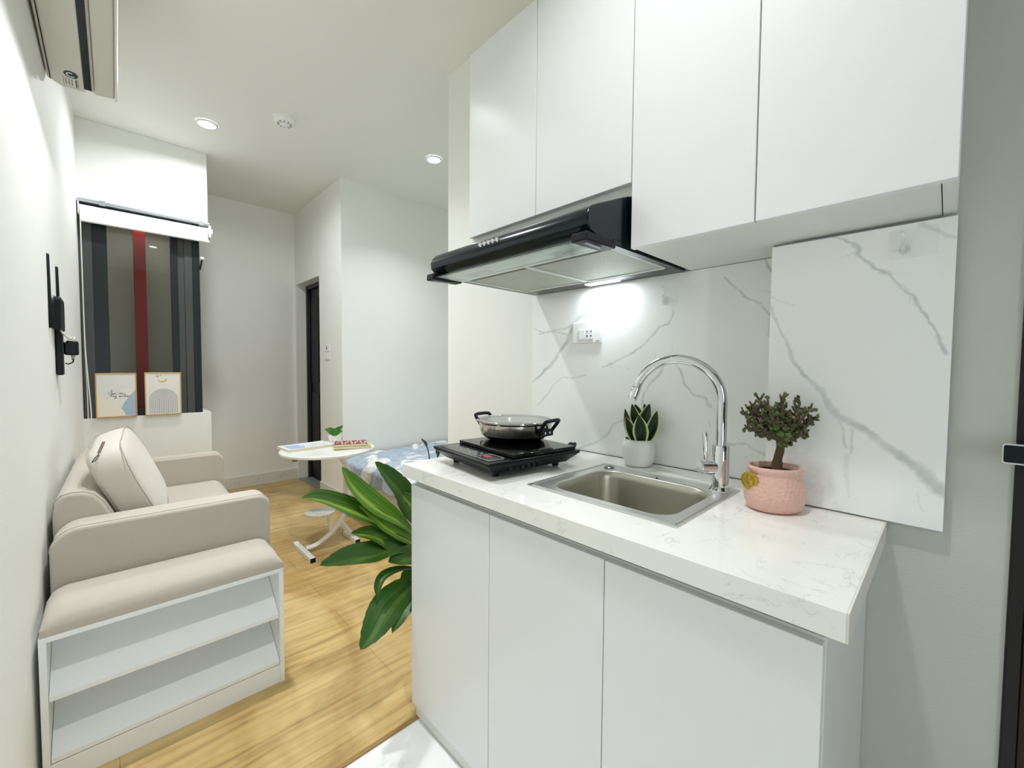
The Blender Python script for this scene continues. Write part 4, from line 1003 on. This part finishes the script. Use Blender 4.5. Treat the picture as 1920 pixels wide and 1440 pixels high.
tag(fo.build('leaves', mat('jade_leaf_green', '4A5F2C', 0.35), jb, smooth=True), kind='stuff')
tag(tips.build('pink_tips', mat('pink_bud', '8A4A52', 0.6), jb, smooth=True), kind='stuff')

# ================================================================= WALL FITTINGS
sk2 = thing('wall_socket', 'white double socket plate on the marble backsplash', 'socket', (XB-0.008, 0.957, 1.262))
m = MB(); m.prism(rrect(0.893, 1.023, 1.262, 1.344, 0.004), 'X', XB-0.010, XB-0.0003); pltt = m.build('plate', WHITEPL, sk2, bevel=0.003)
m = MB(); m.box(XB-0.0125, XB-0.0102, 0.962, 0.992, 1.277, 1.315); m.build('switch_rocker', WHITEPL, sk2, bevel=0.001)
m = MB(); m.box(XB-0.0125, XB-0.0102, 0.924, 0.961, 1.277, 1.315); ins = m.build('socket_insert', WHITEPL, sk2, bevel=0.001)
m = MB()
for y in (0.933, 0.951):
    m.cyl((XB-0.0132, y, 1.306), (XB-0.0126, y, 1.306), 0.0028, 12)
    m.prism([(y-0.004, 1.292), (y+0.004, 1.292), (y, 1.284)], 'X', XB-0.0132, XB-0.0126)
m.build('socket_holes', mat('dark_holes', '3D3F40', 0.7), ins)
m = MB(); m.box(XB-0.0108, XB-0.0101, 0.898, 0.912, 1.2695, 1.2715); m.build('maker_mark', mat('grey_mark', '8A8E8A', 0.6), sk2)

def hook(label, Xs, y, z, sc=1.0, film=(0.045, 0.045), fo_=(0, 0)):
    t = thing('adhesive_hook', label, 'hook', (Xs-0.002, y, z-0.03), 'clear adhesive wall hooks')
    m = MB(); m.prism(rrect(y-film[0]/2+fo_[0], y+film[0]/2+fo_[0], z-film[1]/2+fo_[1], z+film[1]/2+fo_[1], 0.006), 'X', Xs-0.0009, Xs-0.0002)
    m.build('adhesive_film', mat('grey_clear_film', 'F3F5F4', 0.12, alpha=0.08), t)
    m = MB(); m.prism([(y+0.0115*sc*math.cos(a), z-0.012*sc+0.014*sc*math.sin(a)) for a in [2*PI*i/24 for i in range(24)]], 'X', Xs-0.007, Xs-0.001); m.build('oval_base', CLEARPL, t, bevel=0.0015)
    m = MB(); m.tube(spline([(Xs-0.006, y, z-0.014*sc), (Xs-0.017, y, z-0.018*sc), (Xs-0.022, y, z-0.002), (Xs-0.012, y+0.001, z+0.008), (Xs-0.010, y+0.003, z+0.022*sc), (Xs-0.017, y+0.004, z+0.034*sc)], 5), 0.0034*sc, 10, flat=(1, 1.3)); m.build('hook_arm', CLEARPL, t, smooth=True)
hook('clear adhesive hook on the backsplash right of the range hood', XB, 0.648, 1.402, 1.0, (0.055, 0.055), (-0.012, 0.002))
hook('larger clear adhesive hook at the top of the right marble panel', 1.182, 0.070, 1.425, 0.72, (0.075, 0.060), (-0.012, 0.003))

for (z0, z1, mk, lab) in ((1.292, 1.358, 1, 'upper white switch plate with black slot beside the black door'), (1.222, 1.288, 0, 'lower white rocker switch plate beside the black door')):
    t = thing('light_switch', lab, 'switch', (XD-0.006, 3.79, z0), 'switches beside the black door')
    m = MB(); m.prism(rrect(3.735, 3.85, z0, z1, 0.004), 'X', XD-0.009, XD-0.0003); m.build('plate', WHITEPL, t, bevel=0.002)
    if mk:
        B(XD-0.0105, XD-0.0092, 3.782, 3.795, z0+0.02, z1-0.02).build('slot', BLACKPL, t)
    else:
        B(XD-0.0125, XD-0.0092, 3.765, 3.82, z0+0.012, z1-0.012).build('rocker', WHITEPL, t, bevel=0.001)

# ================================================================= FOLDING TABLE
TX, TY, TZ = 1.045, 2.84, 0.622
tb = thing('folding_table', 'small round marble-look folding table with white legs', 'table', (TX, TY, 0))
MB().lathe([(0.0, 0.0), (0.284, 0.0), (0.290, 0.003), (0.290, 0.015), (0.286, 0.018), (0.0, 0.018)], (TX, TY, TZ-0.018), 72).build('tabletop', TABLETOP, tb, smooth='auto')
WM = mat('white_powdercoated_steel', 'E9E9E7', 0.3)
arc = [Vector((0.868, TY-0.1, 0.028)), Vector((0.93, TY-0.1, 0.035)), Vector((1.02, TY-0.1, 0.085)), Vector((1.095, TY-0.1, 0.165)), Vector((1.140, TY-0.1, 0.27)), Vector((1.152, TY-0.1, 0.37)), Vector((1.135, TY-0.1, 0.47)), Vector((1.10, TY-0.1, 0.55)), Vector((1.055, TY-0.1, 0.602))]
m = MB(); m.tube(spline(arc, 5), 0.017, 4, flat=(1, 0.9)); m.build('leg', WM, tb)
m = MB(); m.tube([Vector((1.165, TY-0.1, 0.03)), Vector((1.12, TY-0.1, 0.09)), Vector((1.085, TY-0.1, 0.145))], 0.016, 4); m.build('leg', WM, tb)
for (x, y0, y1) in ((0.852, 2.575, 2.90), (1.162, 2.66, 2.87)):
    fb = B(x-0.015, x+0.015, y0, y1, 0.0, 0.028).build('foot_bar', WM, tb, bevel=0.002)
    for (a, b_) in ((y0-0.003, y0), (y1, y1+0.003)): B(x-0.0148, x+0.0148, a, b_, 0.001, 0.027).build('end_cap', BLACKPL, fb)
m = MB(); m._bar((1.02, TY-0.1, 0.09), (1.005, TY-0.1, 0.232), 0.022, 0.014); m.build('shelf_support', WM, tb)
MB().lathe([(0.0, 0), (0.088, 0), (0.09, 0.003), (0.09, 0.012), (0.0, 0.012)], (0.955, TY-0.1, 0.2325), 40).build('lower_shelf', TABLETOP, tb, smooth='auto')
m = MB(); m.box(0.79, 0.815, 2.71, 2.735, TZ-0.034, TZ-0.0185); m.build('edge_clip', mat('bronze_clip', '9A8A62', 0.4, 0.5), tb)

def book(name, label, cx, cy, z, L, W, T_, ang, cover, group='books on the folding table', pattern=None, cat='book'):
    t = thing(name, label, cat, (cx, cy, z), group)
    M_ = Matrix.Translation((cx, cy, z)) @ Matrix.Rotation(math.radians(ang), 4, 'Z')
    m = MB(); m.M = M_; m.box(-L/2+0.002, L/2-0.002, -W/2+0.002, W/2-0.002, 0.0012, T_-0.0012); m.build('pages', mat('cream_pages', 'E4DBBF', 0.8), t)
    m = MB(); m.M = M_; m.box(-L/2, L/2, -W/2, W/2, T_-0.0012, T_); m.box(-L/2, L/2, -W/2, W/2, 0.0002, 0.0012); m.box(-L/2, L/2, W/2-0.002, W/2, 0.001, T_-0.001); cv = m.build('cover', cover, t)
    if pattern: pattern(M_, cv, L, W, T_)
    return t
def pat_maroon(M_, cv, L, W, T_):
    cols = [mat('pale_pink_print', 'E8C3BE', 0.6), mat('yellow_print', 'E7CF6A', 0.6), mat('white_print', 'F2EEE8', 0.6)]
    for j, c in enumerate(cols):
        m = MB(); m.M = M_
        for k in range(9):
            x = -L/2+0.012+L*0.9*((k*3+j)/27.0); y = W*0.40*math.sin(k*2.1+j); m.box(x, x+0.012, y-0.012, y+0.014, T_, T_+0.0003)
        m.build('cover_print', c, cv)
def pat_mag(M_, cv, L, W, T_):
    m = MB(); m.M = M_; m.box(-L*0.42, -L*0.12, -W*0.42, W*0.30, T_, T_+0.0003); m.build('cover_print', mat('pale_blue_print', '9FB4D2', 0.6), cv)
    m = MB(); m.M = M_
    m.box(-L*0.12, -L*0.10, -W*0.3, -W*0.1, T_, T_+0.0003)
    for k in range(14): m.box(-0.0+L*0.03*k, 0.006+L*0.03*k, -W*0.3+W*0.04*((k*5) % 9), -W*0.28+W*0.04*((k*5) % 9)+0.004, T_, T_+0.0003)
    m.build('cover_text', mat('grey_text', '55585F', 0.7), cv)
book('book', 'thick white-covered book at the left side of the folding table', 0.945, 2.955, TZ+0.0003, 0.30, 0.19, 0.017, 5, mat('white_cover', 'DCDEDF', 0.4), pattern=pat_mag)
book('book', 'white book at the bottom of the stack on the folding table', 1.175, 2.765, TZ+0.0003, 0.225, 0.155, 0.007, -24, mat('white_cover', 'DCDEDF', 0.4))
book('book', 'yellow-green book in the middle of the stack on the folding table', 1.172, 2.76, TZ+0.0075, 0.225, 0.15, 0.012, -19, mat('yellow_green_cover', 'BDB760', 0.5))
book('book', 'maroon patterned book on top of the stack on the folding table', 1.165, 2.765, TZ+0.0197, 0.20, 0.14, 0.016, -24, mat('maroon_cover', '7E2B45', 0.45), pattern=pat_maroon)
tp = thing('potted_plant', 'small green plant in a white pot on the folding table', 'potted plant', (1.13, 2.955, TZ))
q0 = Vector((1.145, 2.985, TZ))
MB().lathe([(0.0, 0.0), (0.03, 0.0), (0.038, 0.004), (0.043, 0.05), (0.044, 0.058), (0.040, 0.058), (0.038, 0.05), (0.0, 0.046)], (q0.x, q0.y, TZ+0.0005), 40).build('pot', POTW, tp, smooth='auto')
for (dx, dz, w_, df) in ((-0.045, 0.06, 0.034, 0.0), (-0.065, 0.052, 0.03, 0.01), (0.0, 0.06, 0.034, -0.01), (0.03, 0.065, 0.030, 0.0), (0.052, 0.072, 0.026, 0.01), (0.05, 0.035, 0.022, -0.01), (-0.02, 0.05, 0.03, 0.02)):
    a = q0+Vector((0, 0, 0.05)); e = a+sv*0+Vector((0.93, -0.37, 0))*dx+Vector((0.37, 0.93, 0))*df+Vector((0, 0, dz)); mid = a.lerp(e, 0.5)+Vector((0, 0, 0.012))
    m, att = leaf([a, mid, e], w_, 0.2, 12, 'round'); m.build('leaf', GREENDK, tp, smooth=True)

# ================================================================= BED
bd = thing('bed', 'low bed with pale beige side filling the alcove', 'bed', (2.2, 2.7, 0))
B(1.44, 3.38, 1.90, 3.455, 0.0, 0.16).build('base', mat('pale_bed_base', 'D6D1C8', 0.7), bd, bevel=0.01)
B(1.43, 3.38, 1.90, 3.455, 0.161, 0.345).build('mattress', mat('beige_mattress', 'DDD6CC', 0.85, bump=0.3, bscale=60), bd, bevel=0.03, bseg=4)
BYa, BYb = 1.905, 3.44
def duv(u, v):
    # u across the bed from hanging hem (0) to far side (1); v along Y
    y = BYa+(BYb-BYa)*v
    s = u*1.55
    nz = lambda a, b, k: noise.noise(Vector((a*k, b*k, 1.7)))
    hem = 0.095+0.035*nz(0.0, y, 3)+0.012*math.sin(y*34)
    lift = 0.030*max(0, nz(s, y, 3.3))+0.012*nz(s, y, 9)
    if s < 0.16:
        k = s/0.16; z = 0.385-(1-k)*hem-0.01; x = 1.392-0.012*math.sin(y*31+math.sin(y*9))*(1-k)-0.010*(1-k)
        return (x, y, z)
    k = min(1, (s-0.16)/0.12); x = 1.392+(s-0.16)*1.32
    z = 0.375+0.045*math.sin(k*PI/2)+lift*k+0.006*math.sin(x*46+5*nz(x, y, 2.5))*k
    return (min(x, 3.375), y, z)
m = MB(); m.grid(duv, 110, 110)
single(m.build('duvet', DUVET, smooth=True, solid=0.012), 'pale blue and white printed duvet spread over the bed', 'duvet')

# ================================================================= FLOOR PLANT BEHIND THE COUNTER END
PXc, PYc = 1.03, 1.47
dp = thing('dracaena_plant', 'large leafy green dracaena standing behind the counter end', 'potted plant', (PXc, PYc, 0))
MB().lathe([(0.0, 0.002), (0.075, 0.0), (0.083, 0.01), (0.112, 0.22), (0.115, 0.24), (0.106, 0.24), (0.101, 0.215), (0.0, 0.205)], (PXc, PYc, 0.0005), 48).build('pot', POTW, dp, smooth='auto')
MB().lathe([(0.0, 0.0), (0.100, 0.0), (0.100, 0.004), (0, 0.008)], (PXc, PYc, 0.206), 32).build('soil', SOIL, dp)
stems = [[(PXc, PYc, 0.2), (PXc-0.03, PYc-0.01, 0.4), (PXc-0.10, PYc-0.04, 0.55), (PXc-0.15, PYc-0.05, 0.62)], [(PXc+0.02, PYc+0.02, 0.2), (PXc+0.0, PYc+0.02, 0.5), (0.985, 1.49, 0.72)], [(PXc-0.01, PYc-0.02, 0.2), (PXc-0.08, PYc-0.06, 0.35), (PXc-0.16, PYc-0.10, 0.46)]]
for s in stems: MB().tube(spline(s, 5), 0.009, 8).build('stem', mat('green_stem', '5E7A35', 0.6), dp, smooth=True)
# upright shoots that rise above the worktop
for ps_ in ([(812, 900, 1.49), (803, 846, 1.49), (797, 832, 1.49), (790, 822, 1.48)], [(822, 905, 1.49), (820, 852, 1.49), (818, 838, 1.49)]):
    pp = [at(x, y, 'Y', Y) for (x, y, Y) in ps_]
    MB().tube(spline(pp, 5), [0.003]*(5*(len(pp)-1))+[0.0012], 6).build('shoot', mat('grey_green_stem', '5A6650', 0.6), dp, smooth=True)
for ps_, w_ in (([(801, 840, 1.49), (798, 831, 1.49), (791, 823, 1.48)], 0.012), ([(822, 856, 1.49), (821, 848, 1.49), (818, 838, 1.49)], 0.018)):
    m, att = leaf([at(x, y, 'Y', Y) for (x, y, Y) in ps_], w_, 0.2); m.build('leaf', LEAFD, dp, smooth=True, attr=('edge', att))
# (base, middle, tip) seen in the photo with the depth each blade has, width in m
LV = [
    ([(790, 1015, 1.42), (760, 1000, 1.40), (700, 972, 1.36), (645, 950, 1.32), (600, 935, 1.28), (565, 934, 1.25)], 0.072, 1, -1),
    ([(785, 1010, 1.42), (748, 976, 1.38), (700, 945, 1.36), (668, 915, 1.34), (641, 876, 1.32)], 0.072, 2, 1),
    ([(800, 1000, 1.44), (775, 968, 1.43), (755, 925, 1.42), (730, 895, 1.41), (703, 866, 1.40)], 0.078, 0, -1),
    ([(790, 985, 1.36), (775, 950, 1.35), (752, 925, 1.34)], 0.06, 1, 1),
    ([(795, 1030, 1.40), (765, 1012, 1.38), (725, 985, 1.36), (700, 965, 1.35), (672, 948, 1.34)], 0.060, 2, 1),
    ([(800, 1045, 1.40), (750, 1034, 1.37), (715, 1010, 1.34), (690, 1002, 1.33), (658, 1000, 1.32)], 0.062, 1, -1),
    ([(805, 1040, 1.40), (745, 1028, 1.34), (690, 1040, 1.28), (650, 1048, 1.24), (600, 1060, 1.20)], 0.078, 0, -1),
    ([(800, 1020, 1.44), (765, 1015, 1.44), (745, 1012, 1.43), (725, 1000, 1.42)], 0.06, 0, 1),
    ([(820, 1050, 1.36), (790, 1040, 1.33), (755, 1048, 1.30), (728, 1054, 1.28)], 0.075, 0, 1),
    ([(800, 1068, 1.38), (755, 1066, 1.34), (722, 1078, 1.31), (709, 1098, 1.29), (709, 1122, 1.28)], 0.030, 0, 1),
    ([(805, 1080, 1.36), (765, 1100, 1.32), (730, 1135, 1.28), (705, 1175, 1.25), (676, 1218, 1.235)], 0.100, 0, -1),
    ([(815, 1085, 1.40), (780, 1115, 1.37), (755, 1150, 1.34), (735, 1187, 1.32)], 0.052, 0, 1),
    ([(790, 1075, 1.36), (768, 1080, 1.36), (752, 1092, 1.35)], 0.05, 0, 1),
    
]
for (ps_, w_, br_, side) in LV:
    pp = [at(x, y, 'Y', Y) for (x, y, Y) in ps_]
    nrm = (CAMP-pp[len(pp)//2]).normalized()*0.8+Vector((0, 0, 0.55))
    m, att = leaf(pp, w_*1.12, 0.16, 22, 'lance', nrm=nrm, wave=0.03)
    att = [min(1, a*(1.25 if br_ else 0.30)) for a in att]
    m.build('leaf', LEAFB if br_ == 2 else LEAFD, dp, smooth=True, attr=('edge', att))
